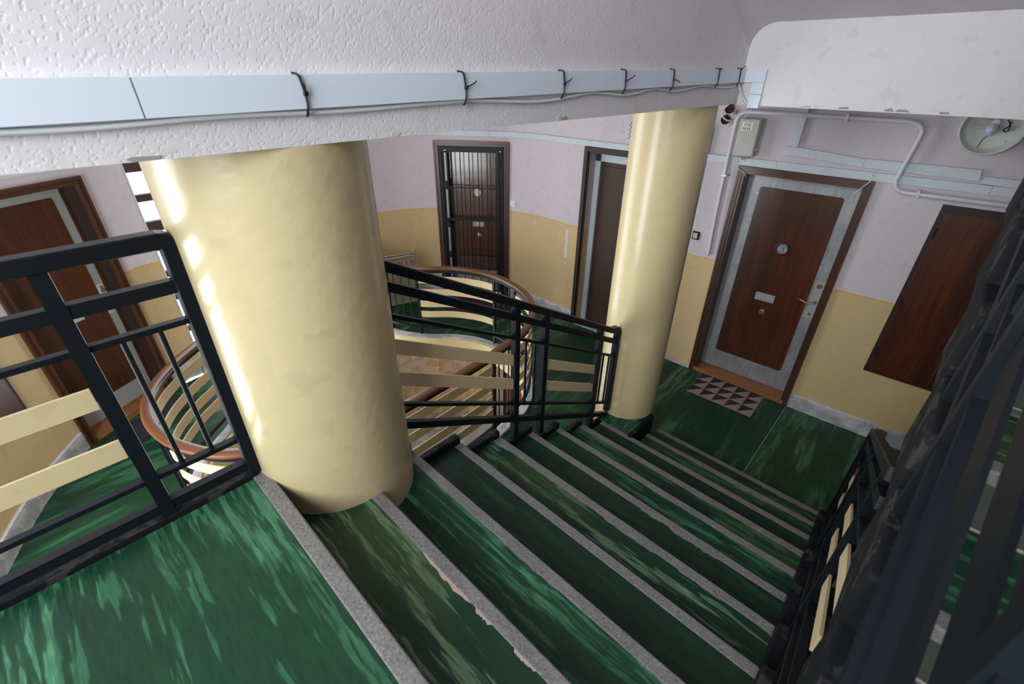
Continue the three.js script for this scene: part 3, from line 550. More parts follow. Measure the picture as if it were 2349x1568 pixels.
// local frame of a door: x along the wall (0 = middle), y up, z toward the room; origin on the wall face
function doorFrame(name, label, mid, turn) {
  const o = thing(name, label, null, [mid[0], 0, mid[1]], null, 'structure'); o.rotation.y = turn; o.updateMatrixWorld(true);
  return { o, add: (n, gs, m, parent = o) => { const l = (Array.isArray(gs) ? gs : [gs]).map(noIdx); const q = new THREE.Mesh(l.length > 1 ? mergeGeometries(l) : l[0], m); q.name = n; q.castShadow = q.receiveShadow = true; parent.add(q); return q; } };
}
const disc = (r, t, x, y, z, n = 28) => noIdx(new THREE.CylinderGeometry(r, r, t, n)).rotateX(Math.PI / 2).translate(x, y, z);
const ring = (r, t, x, y, z) => noIdx(new THREE.TorusGeometry(r, t, 8, 32)).translate(x, y, z);
// moulded architrave: three stepped bands up both sides and over the top
function architrave(f, w, h, bands, mat) {
  const gs = []; for (const [a, b, z0, z1] of bands) gs.push(box(-w / 2 + a, -w / 2 + b, 0, h - a, z0, z1, false), box(w / 2 - b, w / 2 - a, 0, h - a, z0, z1), box(-w / 2 + b, w / 2 - b, h - b, h - a, z0, z1, true));
  return f.add('frame', gs, mat);
}
const roundedRect = (x0, x1, y0, y1, r) => { const s = new THREE.Shape(); s.moveTo(x0 + r, y0); s.lineTo(x1 - r, y0); s.quadraticCurveTo(x1, y0, x1, y0 + r); s.lineTo(x1, y1 - r); s.quadraticCurveTo(x1, y1, x1 - r, y1); s.lineTo(x0 + r, y1); s.quadraticCurveTo(x0, y1, x0, y1 - r); s.lineTo(x0, y0 + r); s.quadraticCurveTo(x0, y0, x0 + r, y0); return s; };
const plate = (x0, x1, y0, y1, r, z, t) => uvBox(new THREE.ExtrudeGeometry(roundedRect(x0, x1, y0, y1, r), { depth: t, bevelEnabled: true, bevelSize: 0.002, bevelThickness: 0.002, bevelSegments: 1 }).translate(0, 0, z));
const lever = (x, y, z, dir) => [disc(0.011, 0.05, x, y, z + 0.025, 12), tube([[x, y, z + 0.05], [x + dir * 0.02, y - 0.006, z + 0.056], [x + dir * 0.06, y - 0.012, z + 0.056], [x + dir * 0.12, y + 0.004, z + 0.054]], 0.0075, 8)];
{ // door with the number 3
  const f = doorFrame('door_1', 'brown wooden door number 3 with wide steel edging', [-0.805, -4.53], 0), w = 1.0;
  architrave(f, w, 2.15, [[0, 0.018, -0.01, 0.03], [0.018, 0.04, -0.01, 0.022], [0.04, 0.062, -0.16, 0.012]], M.frameWood);
  f.add('reveal', [box(-w / 2 + 0.045, -w / 2 + 0.06, 0, 2.1, -0.19, -0.008), box(w / 2 - 0.06, w / 2 - 0.045, 0, 2.1, -0.19, -0.008)], M.darkWood);
  f.add('threshold', box(-w / 2 + 0.03, w / 2 - 0.03, 0, 0.045, -0.19, 0.015, true), M.threshold);
  const leaf = f.add('leaf', box(-0.452, 0.452, 0.048, 2.105, -0.185, -0.152), M.steel);
  f.add('wood_panel', plate(-0.32, 0.33, 0.258, 1.972, 0.025, -0.153, 0.006), M.doorWood, leaf);
  const n = f.add('number_disc', disc(0.046, 0.012, 0.005, 1.468, -0.142), M.steel, leaf);
  f.add('ring', ring(0.052, 0.011, 0.005, 1.468, -0.138), M.frameWood, leaf);
  const three = new TextGeometry('3', { font, size: 0.058, depth: 0.003, curveSegments: 5 }); three.computeBoundingBox(); three.center(); three.translate(0.005, 1.468, -0.134);
  f.add('numeral', three, M.chrome, leaf);
  f.add('letter_slot', [plate(-0.095, 0.075, 0.935, 1.01, 0.004, -0.146, 0.006), box(-0.075, 0.055, 0.945, 0.965, -0.14, -0.134)], M.paleMetal, leaf);
  f.add('lock_rosette', [disc(0.03, 0.01, 0.005, 0.822, -0.142), disc(0.018, 0.02, 0.005, 0.822, -0.14)], M.chrome, leaf);
  f.add('lock_plate', plate(0.355, 0.43, 0.885, 1.25, 0.004, -0.152, 0.004), M.paleMetal, leaf);
  f.add('handle', lever(0.4, 1.06, -0.15, -1), M.brass, leaf);
  f.add('keyhole', [disc(0.022, 0.01, 0.39, 1.205, -0.146), disc(0.012, 0.016, 0.39, 0.93, -0.146)], M.brass, leaf);
  const sc = []; for (let k = 0; k < 8; k++) for (const x of [-0.435, -0.335]) sc.push(disc(0.004, 0.004, x, 0.3 + k * 0.23, -0.151, 8)); for (let k = 0; k < 6; k++) sc.push(disc(0.004, 0.004, 0.345, 0.75 + k * 0.13, -0.151, 8));
  f.add('screws', sc, M.chrome, leaf);
}
{ // barred door on the curved wall
  const a = [-4.02, -4.5], b = [-4.8, -3.97], mid = [(a[0] + b[0]) / 2, (a[1] + b[1]) / 2], turn = Math.atan2(-(a[1] - b[1]), a[0] - b[0]), w = 0.955;
  const f = doorFrame('door_2', 'dark glossy wooden door behind an iron grille on the curved wall', mid, turn);
  architrave(f, w, 2.1, [[0, 0.02, -0.02, 0.035], [0.02, 0.034, -0.02, 0.024], [0.034, 0.058, -0.02, 0.03]], M.frameWood);
  architrave(f, w - 0.116, 2.042, [[0, 0.018, -0.1, 0.016], [0.018, 0.04, -0.1, 0.024], [0.04, 0.052, -0.12, 0.008]], M.black).name = 'grille_frame';
  const leaf = f.add('leaf', box(-0.385, 0.385, 0.03, 1.96, -0.16, -0.125), M.doorGloss);
  f.add('kick_plate', plate(-0.34, 0.34, 0.06, 0.36, 0.01, -0.124, 0.004), M.steel, leaf);
  f.add('spy_window', [ring(0.042, 0.008, 0.045, 1.455, -0.118)], M.chrome, leaf); f.add('spy_glass', disc(0.036, 0.006, 0.045, 1.455, -0.12), M.paper, leaf);
  f.add('letter_slot', plate(-0.03, 0.12, 1.0, 1.068, 0.004, -0.124, 0.006), M.paleMetal, leaf);
  f.add('knob', [disc(0.032, 0.012, 0.055, 0.885, -0.118), noIdx(new THREE.SphereGeometry(0.02, 14, 10)).translate(0.055, 0.885, -0.1)], M.chrome, leaf);
  f.add('top_gap', box(-0.3, 0.34, 1.955, 1.972, -0.13, -0.12), M.bareWhite, leaf);
  const g = f.add('grille', [box(-0.33, -0.31, 0.03, 1.985, -0.03, -0.005), box(0.325, 0.355, 0.03, 1.985, -0.035, 0.0), box(-0.33, 0.355, 1.965, 1.99, -0.03, -0.005), box(-0.33, 0.355, 0.03, 0.055, -0.03, -0.005)], M.black);
  for (let k = 0; k < 6; k++) f.add('bar', noIdx(new THREE.CylinderGeometry(0.006, 0.006, 1.93, 8)).translate(-0.305 + 0.115 * (k + 0.35), 1.01, -0.018), M.black, g);
  for (const [y, h] of [[1.53, 0.012], [1.115, 0.034], [0.62, 0.012]]) f.add('crossbar', box(-0.33, 0.35, y - h / 2, y + h / 2, -0.03, -0.012), M.black, g);
  f.add('side_plate', box(-0.37, -0.335, 0.05, 1.95, -0.06, -0.03), M.steel, g);
  for (const [y, h] of [[1.56, 0.1], [1.07, 0.12], [0.62, 0.08]]) f.add('lock_box', rbox(-0.385, -0.325, y - h / 2, y + h / 2, -0.03, 0.012, 0.005), M.black, g);
  for (const y of [1.82, 0.98, 0.25]) f.add('hinge', noIdx(new THREE.CylinderGeometry(0.012, 0.012, 0.13, 10)).translate(0.37, y, 0.005), M.black, g);
}
{ // plain brown door half hidden by the slim column
  const f = doorFrame('door_3', 'flat dark brown door in a pale frame behind the slim column', [-2.42, -4.53], 0), w = 1.0;
  architrave(f, w, 2.155, [[0, 0.045, -0.02, 0.03], [0.045, 0.06, -0.16, 0.01]], M.darkWood);
  f.add('inner_frame', [box(-0.44, -0.37, 0, 2.095, -0.2, -0.12), box(0.37, 0.44, 0, 2.095, -0.2, -0.12), box(-0.44, 0.44, 2.0, 2.095, -0.2, -0.12)], M.plasticB);
  const leaf = f.add('leaf', box(-0.37, 0.37, 0.01, 2.0, -0.2, -0.15), M.doorBrown);
  f.add('panel', plate(-0.33, 0.33, 0.06, 1.95, 0.006, -0.15, 0.006), M.doorBrown, leaf);
  f.add('threshold', box(-0.5, 0.5, 0, 0.02, -0.2, 0.02, true), M.marble);
}
{ // door at the left
  const a = [-5.1, -0.56], b = [-4.7, 0.21], mid = [(a[0] + b[0]) / 2, (a[1] + b[1]) / 2], turn = Math.atan2(-(a[1] - b[1]), a[0] - b[0]), w = 0.868;
  const f = doorFrame('door_4', 'brown wooden door with grey steel edging beside the tall window', mid, turn);
  architrave(f, w, 2.1, [[0, 0.018, -0.02, 0.03], [0.018, 0.036, -0.02, 0.02], [0.036, 0.06, -0.02, 0.026]], M.frameWood);
  f.add('reveal', [box(-w / 2 + 0.05, -w / 2 + 0.065, 0, 2.05, -0.2, -0.01), box(w / 2 - 0.065, w / 2 - 0.05, 0, 2.05, -0.2, -0.01), box(-w / 2 + 0.05, w / 2 - 0.05, 2.035, 2.05, -0.2, -0.01)], M.darkWood);
  f.add('threshold', box(-w / 2 + 0.04, w / 2 - 0.04, 0, 0.05, -0.2, 0.01, true), M.threshold);
  const leaf = f.add('leaf', box(-0.368, 0.368, 0.05, 2.035, -0.19, -0.15), M.paleMetal);
  f.add('wood_panel', plate(-0.33, 0.272, 0.24, 1.95, 0.02, -0.151, 0.008), M.doorWood, leaf);
  f.add('edge_strip', box(0.345, 0.366, 0.05, 2.03, -0.15, -0.14), M.frameWood, leaf);
  f.add('lock_plate', plate(0.285, 0.338, 0.92, 1.2, 0.004, -0.15, 0.004), M.greyBox, leaf);
  f.add('handle', lever(0.312, 1.0, -0.148, -1), M.chrome, leaf);
  f.add('keyhole', [disc(0.018, 0.014, 0.312, 1.14, -0.143), disc(0.012, 0.012, 0.312, 1.17, -0.143)], M.chrome, leaf);
  f.add('name_label', box(-0.02, 0.08, 0.97, 1.02, -0.143, -0.139), M.greyBox, leaf);
}
// ------------------------------------------------------------------ marble skirting
function skirting(name, label, path, d0, d1, len, h) {
  const o = thing(name, label, null, [cutPath(path, d0, d1)[0][0], 0, cutPath(path, d0, d1)[0][1]], null, 'structure');
  const n = Math.max(1, Math.round((d1 - d0) / len)), l = (d1 - d0) / n;
  for (let i = 0; i < n; i++) part(o, 'skirting_stone', sweep(cutPath(path, d0 + i * l + 0.001, d0 + (i + 1) * l - 0.001), [[0, 0], [0.016, 0], [0.016, h - 0.006], [0.01, h], [0, h]]), M.marble);
}
skirting('baseboard_right', 'pale marble skirting right of the door with the number', farPath, 0, 2.2 + 0.3, 1.25, 0.155);
skirting('baseboard_middle', 'marble skirting between the numbered door and the flat brown door', farPath, 2.2 + 1.31, 2.2 + 1.9, 0.6, 0.03);
skirting('baseboard_far', 'pale marble skirting on the curved wall right of the barred door', farPath, 2.2 + 2.93, cd0 - 0.01, 0.3, 0.155);
skirting('baseboard_corner', 'pale marble skirting on the curved wall left of the barred door', farPath, cd1 + 0.01, dEnd, 0.3, 0.155);
skirting('baseboard_left', 'pale marble skirting beside the tall window', leftPath, 0.01, ld0 - 0.005, 0.34, 0.17);
skirting('baseboard_rear', 'cracked pale marble skirting curving away left of the dark door', leftPath, ld1 + 0.01, dL([-3.3, 0.98]), 0.28, 0.17);

// ------------------------------------------------------------------ trunking and cable along the edge beam
{
  const o = thing('cable_trunking', 'pale blue white plastic trunking along the rough white beam', 'trunking', [FU, 2.79, -1.5], null, null, FS);
  const yb = s => 2.763 + 0.0128 * s, hT = 0.068;
  const seg = [-1.65, 0.205, 1.49, 1.555, 1.735, 2.42, 3.165];
  for (let i = 0; i + 1 < seg.length; i++) part(o, 'trunking_length', bar([FU + 0.011, yb(seg[i] + 0.0015) + hT / 2, seg[i] + 0.0015], [FU + 0.011, yb(seg[i + 1] - 0.0015) + hT / 2, seg[i + 1] - 0.0015], 0.022, hT), M.plastic, FS);
  for (const s of [0.205, 1.555, 2.42]) part(o, 'joint', bar([FU + 0.0095, yb(s) + hT / 2, s - 0.003], [FU + 0.0095, yb(s) + hT / 2, s + 0.003], 0.02, hT - 0.002), M.bare, FS);
  // round the corner on to the cross beam and down
  const y0 = yb(3.165);
  part(o, 'trunking_length', box(FU + 0.022, -1.045, y0, y0 + hT, -3.17, -3.148), M.plastic, FS);
  part(o, 'trunking_length', box(-1.108, -1.045, 2.745, y0 - 0.001, -3.17, -3.148), M.plastic, FS);
  part(o, 'trunking_length', rbox(-1.11, -1.043, 2.672, 2.743, -3.17, -3.146, 0.003), M.plastic, FS);
}
{
  const yb = s => 2.763 + 0.0128 * s, pts = [];
  for (let s = -1.6; s <= 3.08; s += 0.06) { const sag = 0.006 * (1 + Math.sin(s * 11 + Math.sin(s * 3)))* (s > 0.9 ? 1.3 : 0.4); pts.push([FU + 0.008, yb(s) - 0.006 - sag, -s]); }
  pts.push([FU + 0.012, yb(3.1) - 0.01, -3.1], [FU + 0.03, 2.74, -3.13], [FU + 0.07, 2.69, -3.15], [FU + 0.09, 2.655, -3.2]);
  single('cable', 'white cable tied under the pale trunking on the beam', 'cable', tube(pts, 0.0058, 8, 220), M.cable, FS);
  const p2 = [[-1.5, 2.62, -4.49], [-1.53, 2.58, -4.47], [-1.525, 2.53, -4.47], [-1.49, 2.5, -4.48], [-1.45, 2.5, -4.5]];
  single('cable', 'white cable looping into the open junction boxes', 'cable', tube(p2, 0.006, 8, 30), M.cable);
  let tieNo = 0; for (const [s, tail] of [[0.52, [-0.004, 0.02]], [1.0, [0.035, 0.016]], [1.46, [0.03, 0.016]], [1.86, [0.05, 0.02]], [2.27, [0.05, -0.014]], [2.77, [0.004, 0.004]], [3.06, [0.03, 0.016]]]) {
    const t = thing('cable_tie', `black cable tie on the beam trunking, ${['first', 'second', 'third', 'fourth', 'fifth', 'sixth', 'seventh'][6 - tieNo++]} from the cross beam corner`, 'cable tie', [FU, 2.76, -s], 'cable ties along the beam', null, FS);
    const y = yb(s), x = FU + 0.0245, k = s > 2.5 ? 1 : 0.45;
    part(t, 'strap', tube([[FU + 0.004, y + 0.071, -s + 0.012], [x, y + 0.068, -s + 0.01], [x + 0.001, y + 0.06, -s + 0.006], [x + 0.001, y + 0.022, -s], [x, y - 0.002, -s + 0.001], [FU + 0.014, y - 0.016, -s + 0.001]], 0.0028, 6, 24), M.tie, FS);
    part(t, 'head', rbox(x - 0.002, x + 0.006, y + 0.068 * k - 0.005, y + 0.068 * k + 0.005, -s - 0.005, -s + 0.005, 0.002), M.tie, FS);
    part(t, 'tail', tube([[x + 0.002, y + 0.068 * k, -s], [x + 0.008, y + 0.068 * k + tail[1] * 0.5, -s - tail[0] * 0.6], [x + 0.01, y + 0.068 * k + tail[1], -s - tail[0]]], 0.0018, 6, 10), M.tie, FS);
  }
}
// trunking round the walls over the doors
function wallTrunk(label, path, d0, d1, y, h, len, depth = 0.024) {
  const p0 = cutPath(path, d0, d1)[0], o = thing('cable_trunking', label, 'trunking', [p0[0], y, p0[1]]);
  const n = Math.max(1, Math.round((d1 - d0) / len)), l = (d1 - d0) / n;
  for (let i = 0; i < n; i++) part(o, 'trunking_length', sweep(cutPath(path, d0 + i * l + 0.0008, d0 + (i + 1) * l - 0.0008), rect(0, depth, y, y + h)), M.plasticB);
}
wallTrunk('pale trunking running over the numbered door', farPath, 1.2, 2.2 + 2.35, 2.157, 0.058, 0.62);
wallTrunk('pale trunking curving over the barred door', farPath, 2.2 + 2.36, dEnd - 0.02, 2.16, 0.055, 0.5);
wallTrunk('pale trunking over the dark left door', leftPath, 0.1, ld1 + 1.6, 2.165, 0.055, 0.7);
{
  const o = thing('cable_trunking', 'wide stepped trunking on the wall above the numbered door', 'trunking', [-0.9, 2.3, -4.53]);
  part(o, 'trunking_length', box(-0.97, -0.895, 2.34, 2.95, -4.53, -4.5), M.plasticB);
  const g = [[-0.97, 2.34], [-0.895, 2.34], [-0.895, 2.34], [-0.4, 2.305], [-0.4, 2.245], [-0.97, 2.29]];
  const ex = (pts, z) => uvBox(new THREE.ExtrudeGeometry(new THREE.Shape(pts.map(p => new THREE.Vector2(...p))), { depth: z, bevelEnabled: false }).translate(0, 0, -4.53));
  part(o, 'trunking_length', ex([[-0.97, 2.278], [-0.42, 2.243], [-0.42, 2.302], [-0.895, 2.338], [-0.97, 2.338]], 0.03), M.plasticB);
  part(o, 'trunking_length', ex([[-0.418, 2.244], [0.25, 2.236], [0.238, 2.306], [-0.418, 2.304]], 0.034), M.plasticB);
  part(o, 'trunking_length', ex([[0.256, 2.222], [1.0, 2.2], [1.0, 2.262], [0.27, 2.268]], 0.03), M.plasticB);
  const b = thing('cable_trunking', 'short trunking above the slim column beside the junction boxes', 'trunking', [-1.62, 2.2, -4.53]);
  part(b, 'trunking_length', box(-1.66, -1.6, 2.216, 2.42, -4.53, -4.49), M.plasticB);
  part(b, 'trunking_length', ex([[-1.66, 2.42], [-1.6, 2.42], [-1.64, 2.5], [-1.7, 2.5]], 0.04), M.plasticB);
}
// white water pipe
{
  const o = thing('pipe', 'white painted pipe bending over and beside the numbered door', 'pipe', [-1.4, 1.32, -4.5]);
  const z = -4.474, bend = (a, c, b) => { const r = []; for (let k = 0; k <= 6; k++) { const t = k / 6; r.push([(1 - t) ** 2 * a[0] + 2 * t * (1 - t) * c[0] + t * t * b[0], (1 - t) ** 2 * a[1] + 2 * t * (1 - t) * c[1] + t * t * b[1], z]); } return r; };
  const pts = [[-1.375, 1.33, z], [-1.39, 1.7, z], [-1.4, 2.1, z], [-1.405, 2.45, z], ...bend([-1.405, 2.48], [-1.405, 2.572], [-1.31, 2.572]), [-1.0, 2.572, z], [-0.6, 2.571, z], ...bend([-0.27, 2.569], [-0.15, 2.568], [-0.155, 2.49]), [-0.17, 2.34, z], ...bend([-0.185, 2.2], [-0.195, 2.112], [-0.09, 2.11]), [0.3, 2.11, z], [1.0, 2.11, z]];
  const c = new THREE.CurvePath(); for (let i = 1; i < pts.length; i++) c.add(new THREE.LineCurve3(new THREE.Vector3(...pts[i - 1]), new THREE.Vector3(...pts[i])));
  part(o, 'pipe_run', new THREE.TubeGeometry(new THREE.CatmullRomCurve3(pts.map(p => new THREE.Vector3(...p)), false, 'centripetal'), 220, 0.017, 12).toNonIndexed(), M.pipe);
  part(o, 'end_cap', noIdx(new THREE.SphereGeometry(0.018, 12, 8)).translate(-1.375, 1.33, z), M.pipe);
  for (const [x, y, v] of [[-1.4, 2.06, 1], [-0.62, 2.571, 0], [-0.03, 2.11, 0]]) part(o, 'clip', v ? box(x - 0.024, x + 0.024, y - 0.008, y + 0.008, -4.53, z + 0.019) : box(x - 0.008, x + 0.008, y - 0.026, y + 0.026, -4.53, z + 0.019), M.pipe);
}
{
  const w = (l, pts, r = 0.0022) => single('bell_wire', l, 'wire', tube(pts, r, 5, 24), M.cable);
  w('white wire dropping from the trunking over the right corner of the numbered door', [[-0.345, 2.2, -4.5], [-0.33, 2.17, -4.49], [-0.36, 2.12, -4.49], [-0.41, 2.05, -4.495]], 0.0035);
  w('thin wire hooked over the left corner of the numbered door', [[-1.33, 2.2, -4.5], [-1.31, 2.14, -4.49], [-1.25, 2.1, -4.49], [-1.22, 2.07, -4.5]]);
  w('thin slack wire between the two trunkings over the numbered door', [[-0.34, 2.2, -4.5], [-0.31, 2.26, -4.492], [-0.15, 2.27, -4.492], [0.0, 2.255, -4.49], [0.06, 2.27, -4.49]]);
  const d = dF([-5.19, -3.2]), o = thing('cable_trunking', 'short white trunking loop on the curved wall behind the thick column', 'trunking', [-5.2, 2.0, -3.1]);
  for (const [a, b, y0, y1] of [[0, 0.3, 2.09, 2.125], [0, 0.3, 2.03, 2.065], [-0.03, 0, 2.03, 2.125]]) part(o, 'trunking_length', sweep(cutPath(farPath, d + a, Math.min(dEnd, d + b)), rect(0, 0.02, y0, y1)), M.plasticB);
}
// meter box with its label
const canvasTex = (w, h, draw) => { const c = document.createElement('canvas'); c.width = w; c.height = h; draw(c.getContext('2d')); const t = new THREE.CanvasTexture(c); t.colorSpace = THREE.SRGBColorSpace; return t; };
{
  const o = thing('meter_box', 'grey telephone box marked C12 1515 beside the white pipe', 'box', [-1.28, 2.23, -4.53]);
  part(o, 'casing', rbox(-1.365, -1.2, 2.235, 2.525, -4.53, -4.45, 0.006), M.greyBox);
  part(o, 'cover', rbox(-1.358, -1.207, 2.245, 2.52, -4.452, -4.442, 0.004), M.greyBox);
  const t = canvasTex(256, 200, g => { g.fillStyle = '#e6e4da'; g.fillRect(0, 0, 256, 200); g.fillStyle = '#1c1c1e'; g.font = 'bold 88px sans-serif'; g.textAlign = 'center'; g.fillText('C12', 132, 84); g.fillText('1515', 124, 182); });
  part(o, 'label', new THREE.PlaneGeometry(0.085, 0.066).translate(-1.3, 2.465, -4.4415).toNonIndexed(), std({ map: t, roughness: 0.7 }), FW, 'small paper label reading C12 1515');
  for (const [a, b, c, m] of [[-1.3, -1.22, 0.02, M.dark], [-1.28, -1.2, 0.035, M.red], [-1.29, -1.21, 0.05, M.cable]]) part(o, 'wire', tube([[a, 2.238, -4.48], [a + 0.02, 2.215 - c * 0.3, -4.46], [a + 0.05, 2.23, -4.45 + c * 0.3], [b, 2.225 + c, -4.46], [b + 0.03, 2.25 + c, -4.47]], 0.0022, 5, 24), m);
}
{
  for (const [x, y, l] of [[-1.5, 2.585, 'upper'], [-1.515, 2.5, 'lower']]) {
    const o = thing('junction_box', `${l} open junction box with loose wires beside the slim column`, 'junction box', [x, y - 0.03, -4.53]);
    part(o, 'cup', [disc(0.034, 0.012, x, y, -4.526), ring(0.034, 0.004, x, y, -4.52)], M.dark);
    part(o, 'wire', tube([[x, y, -4.52], [x + 0.03, y + 0.006, -4.49], [x + 0.06, y - 0.02, -4.49], [x + 0.05, y - 0.05, -4.5]], 0.0022, 5, 20), M.blue);
    part(o, 'wire', tube([[x, y + 0.005, -4.52], [x + 0.035, y + 0.02, -4.49], [x + 0.07, y + 0.0, -4.48], [x + 0.075, y - 0.03, -4.5]], 0.0022, 5, 20), l === 'upper' ? M.red : M.dark);
  }
  const b = single('terminal_block', 'small orange terminal block on loose wires', 'terminal', rbox(-1.45, -1.42, 2.55, 2.575, -4.5, -4.475, 0.003), M.red);
}
{ // perforated vent, half hidden
  const o = thing('vent_plate', 'small perforated vent plate high on the wall beside the slim column', 'vent', [-2.36, 2.27, -4.53]);
  part(o, 'plate', box(-2.43, -2.29, 2.26, 2.44, -4.53, -4.524), M.white);
  const holes = []; for (let i = 0; i < 6; i++) for (let j = 0; j < 8; j++) holes.push(disc(0.006, 0.002, -2.42 + i * 0.022 + (j % 2) * 0.011, 2.275 + j * 0.02, -4.5235, 8));
  const h = part(o, 'holes', holes, M.dark); h.userData.kind = 'stuff';
}
{ // ceiling-style round lamp without its glass cover
  const o = thing('wall_lamp', 'round white lamp fitting with bare bulb and missing cover', 'lamp', [0.19, 2.38, -4.53]);
  const x = 0.19, y = 2.56, z = -4.53;
  part(o, 'base_dish', noIdx(new THREE.LatheGeometry([[0, 0.01], [0.12, 0.01], [0.138, 0.024], [0.15, 0.05], [0.158, 0.052], [0.163, 0.045], [0.168, 0.0]].map(p => new THREE.Vector2(...p)), 48)).rotateX(Math.PI / 2).translate(x, y, z), M.enamel);
  part(o, 'rim', ring(0.158, 0.008, x, y, z + 0.05), M.pipe);
  const br = part(o, 'bracket', [box(x - 0.1, x + 0.1, y - 0.012, y + 0.012, z + 0.014, z + 0.026), box(x - 0.06, x - 0.02, y + 0.02, y + 0.045, z + 0.014, z + 0.03)], M.paleMetal);
  part(o, 'socket', disc(0.02, 0.03, x, y + 0.03, z + 0.035), M.plastic);
  part(o, 'bulb', noIdx(new THREE.SphereGeometry(0.032, 20, 14)).scale(1, 1.15, 1).translate(x - 0.005, y - 0.01, z + 0.055), M.bulb);
  part(o, 'wire', tube([[x - 0.01, y - 0.045, z + 0.03], [x - 0.025, y - 0.08, z + 0.02], [x - 0.03, y - 0.13, z + 0.016]], 0.002, 5, 12), M.dark);
  part(o, 'wire', tube([[x + 0.05, y + 0.05, z + 0.02], [x + 0.07, y + 0.02, z + 0.04], [x + 0.05, y - 0.01, z + 0.035], [x + 0.075, y - 0.015, z + 0.03], [x + 0.07, y + 0.04, z + 0.03]], 0.003, 5, 24), M.dark);
  for (const [a, b] of [[-0.11, -0.05], [0.09, -0.075]]) part(o, 'screw', disc(0.007, 0.006, x + a, y + b, z + 0.013, 10), M.paleMetal);
}
{ // meter cupboards in the walls
  const cup = (name, label, at, turn, w, y0, y1, split) => {
    const o = thing(name, label, 'cupboard', [at[0], y0, at[1]]); o.rotation.y = turn; o.updateMatrixWorld(true);
    const L = (n, g, m, p = o) => { const q = new THREE.Mesh(noIdx(g), m); q.name = n; q.castShadow = q.receiveShadow = true; p.add(q); return q; };
    const h = y1 - y0;
    L('frame', mergeGeometries([box(0, 0.03, 0, h, -0.02, 0.016), box(w - 0.03, w, 0, h, -0.02, 0.016), box(0.03, w - 0.03, 0, 0.022, -0.02, 0.016), box(0.03, w - 0.03, h - 0.045, h, -0.02, 0.014)]), M.darkWood);
    for (const [a, b] of [[0.032, split - 0.0025], [split + 0.0025, w - 0.032]]) {
      const d = L('door', box(a, b, 0.025, h - 0.048, -0.01, 0.02, false, [a * 2, 0.3]), M.doorWood);
      if (a < 0.1) { for (const y of [0.16, 0.62, 1.18]) L('hinge', box(a - 0.008, a + 0.004, y * h / 1.42, (y + 0.08) * h / 1.42, 0.012, 0.026), M.dark, d); for (const y of [0.38, 0.95]) { L('latch', mergeGeometries([box(b - 0.05, b + 0.02, y, y + 0.03, 0.02, 0.034), box(b - 0.012, b + 0.006, y - 0.012, y + 0.042, 0.02, 0.05)]), M.dark, d); } }
    }
    return o;
  };
  cup('meter_cupboard', 'brown wooden meter cupboard right of the numbered door', [0.13, -4.53], 0, 0.86, 0.635, 2.057, 0.43);
  const p = dL([-4.45, 0.4]), q = cutPath(leftPath, p, p + 0.6), e = q.at(-1), turn = Math.atan2(-(q[0][1] - e[1]), q[0][0] - e[0]);
  cup('meter_cupboard', 'brown wooden meter cupboard left of the dark door', [e[0] - 0.0, e[1] - 0.005], turn, 0.6, 0.64, 2.05, 0.3);
}
{ // bell pushes
  const o = thing('bell_push', 'small black bell push between slim column and pipe', 'bell push', [-1.545, 1.43, -4.53]);
  part(o, 'plate', rbox(-1.585, -1.515, 1.425, 1.505, -4.53, -4.516, 0.004), M.dark); part(o, 'button', rbox(-1.575, -1.53, 1.437, 1.492, -4.518, -4.51, 0.003), M.greyBox);
  const d = dF([-3.95, -4.52]), a = cutPath(farPath, d, d + 0.09), w = thing('bell_push', 'white bell push right of the barred door', 'bell push', [a[0][0], 1.33, a[0][1]]);
  part(w, 'plate', sweep(cutPath(farPath, d - 0.04, d + 0.045), rect(0, 0.008, 1.325, 1.41)), M.plastic); part(w, 'button', sweep(cutPath(farPath, d - 0.02, d + 0.025), rect(0.008, 0.014, 1.345, 1.39)), M.cable);
}
// patches of bare plaster on the curved wall
{
  const patch = (dq, y0, y1, w, k) => { const d = dF(dq), gs = []; const n = Math.max(2, Math.round((y1 - y0) / 0.035)); for (let i = 0; i < n; i++) { const yy = y0 + (y1 - y0) * i / n, f = 0.75 + 0.5 * hash(i, k, 4), sh = (hash(i, k, 8) - 0.5) * 0.012; gs.push(sweep(cutPath(farPath, d - w * f + sh, d + w * f * 0.8 + sh), rect(0, 0.0018, yy, yy + (y1 - y0) / n))); } part(wallFar, 'bare_patch', gs, M.bareWhite); };
  patch([-3.1, -4.545], 0.84, 1.2, 0.02, 3); patch([-3.1, -4.545], 0.76, 0.79, 0.012, 4); patch([-3.62, -4.575], 1.16, 1.21, 0.014, 5); patch([-3.38, -4.56], 1.17, 1.19, 0.006, 6);
}
// ------------------------------------------------------------------ mats and the folded bed
{
  const o = thing('door_mat', 'door mat with black and pinkish triangles before the numbered door', 'mat', [-0.83, 0, -4.3]);
  const x0 = -1.15, z0 = -4.51, nx = 5, nz = 3, tw = 0.637 / nx, th = 0.42 / nz;
  part(o, 'backing', box(x0, x0 + 0.637, 0.0005, 0.008, z0, z0 + 0.42), M.triPale);
  for (let i = 0; i < nx; i++) for (let j = 0; j < nz; j++) {
    const xa = x0 + i * tw, za = z0 + j * th, s = new THREE.Shape([[xa + 0.002, -(za + 0.002)], [xa + tw - 0.004, -(za + 0.002)], [xa + 0.002, -(za + th - 0.004)]].map(p => new THREE.Vector2(...p)));
    const g = new THREE.ExtrudeGeometry(s, { depth: 0.002, bevelEnabled: false }); g.rotateX(-Math.PI / 2); g.translate(0, 0.0078, 0); part(o, 'triangle', uvBox(g), M.triDark);
  }
}
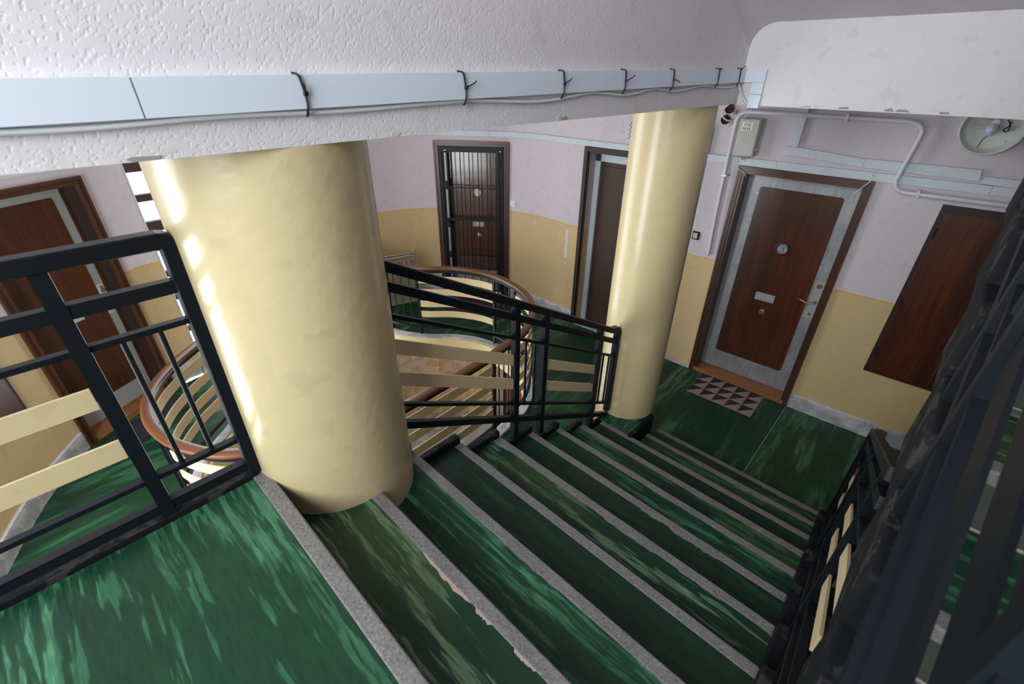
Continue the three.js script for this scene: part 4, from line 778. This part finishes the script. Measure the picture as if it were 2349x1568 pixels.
{
  const c = thing('door_mat', 'ribbed brown mat before the barred door', 'mat', [-4.2, 0, -4.0]);
  const q = [[-4.56, -4.04], [-4.02, -4.4], [-3.77, -4.03], [-4.31, -3.67]];
  part(c, 'backing', slab(q, [], 0.0005, 0.008), M.matBrown);
  for (let k = 0; k < 14; k++) { const t = (k + 0.2) / 14, t2 = (k + 0.75) / 14, L = (a, b, t) => [mix(a[0], b[0], t), mix(a[1], b[1], t)]; part(c, 'rib', slab([L(q[0], q[3], t), L(q[1], q[2], t), L(q[1], q[2], t2), L(q[0], q[3], t2)], [], 0.008, 0.013), M.matBrown); }
  const l = thing('door_mat', 'plain charcoal mat before the dark left door', 'mat', [-4.7, 0, -0.2]);
  part(l, 'pile', slab([[-4.97, -0.52], [-4.66, 0.1], [-4.4, -0.05], [-4.71, -0.66]], [], 0.0005, 0.012), M.matDark);
}
{
  // folded camp bed standing against the curved wall left of the barred door
  const o = thing('folding_bed', 'folded metal camp bed leaning on the curved wall beside the barred door', 'bed', [-4.95, 0, -3.4]);
  const P0 = [-4.8, -3.52], P1 = [-5.02, -2.95], at = (t, y, off = 0) => { const dx = P1[0] - P0[0], dz = P1[1] - P0[1], l = Math.hypot(dx, dz); return [P0[0] + dx * t - dz / l * off, y, P0[1] + dz * t + dx / l * off]; };
  for (const off of [0.03, -0.07]) part(o, 'tube_frame', tube([at(0, 0.04, off), at(0, 0.4, off), at(0.0, 0.68, off), at(0.03, 0.735, off), at(0.12, 0.75, off), at(0.5, 0.75, off), at(0.9, 0.75, off), at(1, 0.7, off), at(1, 0.04, off)], 0.011, 8, 60, 0.3), M.chrome);
  for (const y of [0.12, 0.38]) part(o, 'cross_tube', tube([at(0, y, 0.03), at(1, y, 0.03)], 0.008, 8, 4), M.chrome);
  part(o, 'mattress', uvBox(new THREE.BoxGeometry(0.52, 0.6, 0.06).rotateY(Math.atan2(-(P1[1] - P0[1]), P1[0] - P0[0])).translate(...at(0.5, 0.38, -0.02))), M.bedPad);
  for (let k = 0; k < 5; k++) part(o, 'strap', tube([at(0.14 + k * 0.11, 0.6, -0.055), at(0.19 + k * 0.11, 0.68, -0.055)], 0.007, 6, 4), k === 2 ? M.red : M.paper);
  part(o, 'latch', noIdx(new THREE.CylinderGeometry(0.012, 0.012, 0.06, 8)).translate(...at(0, 0.76, 0.03)), M.bare);
}
renderer.render(scene, camera);
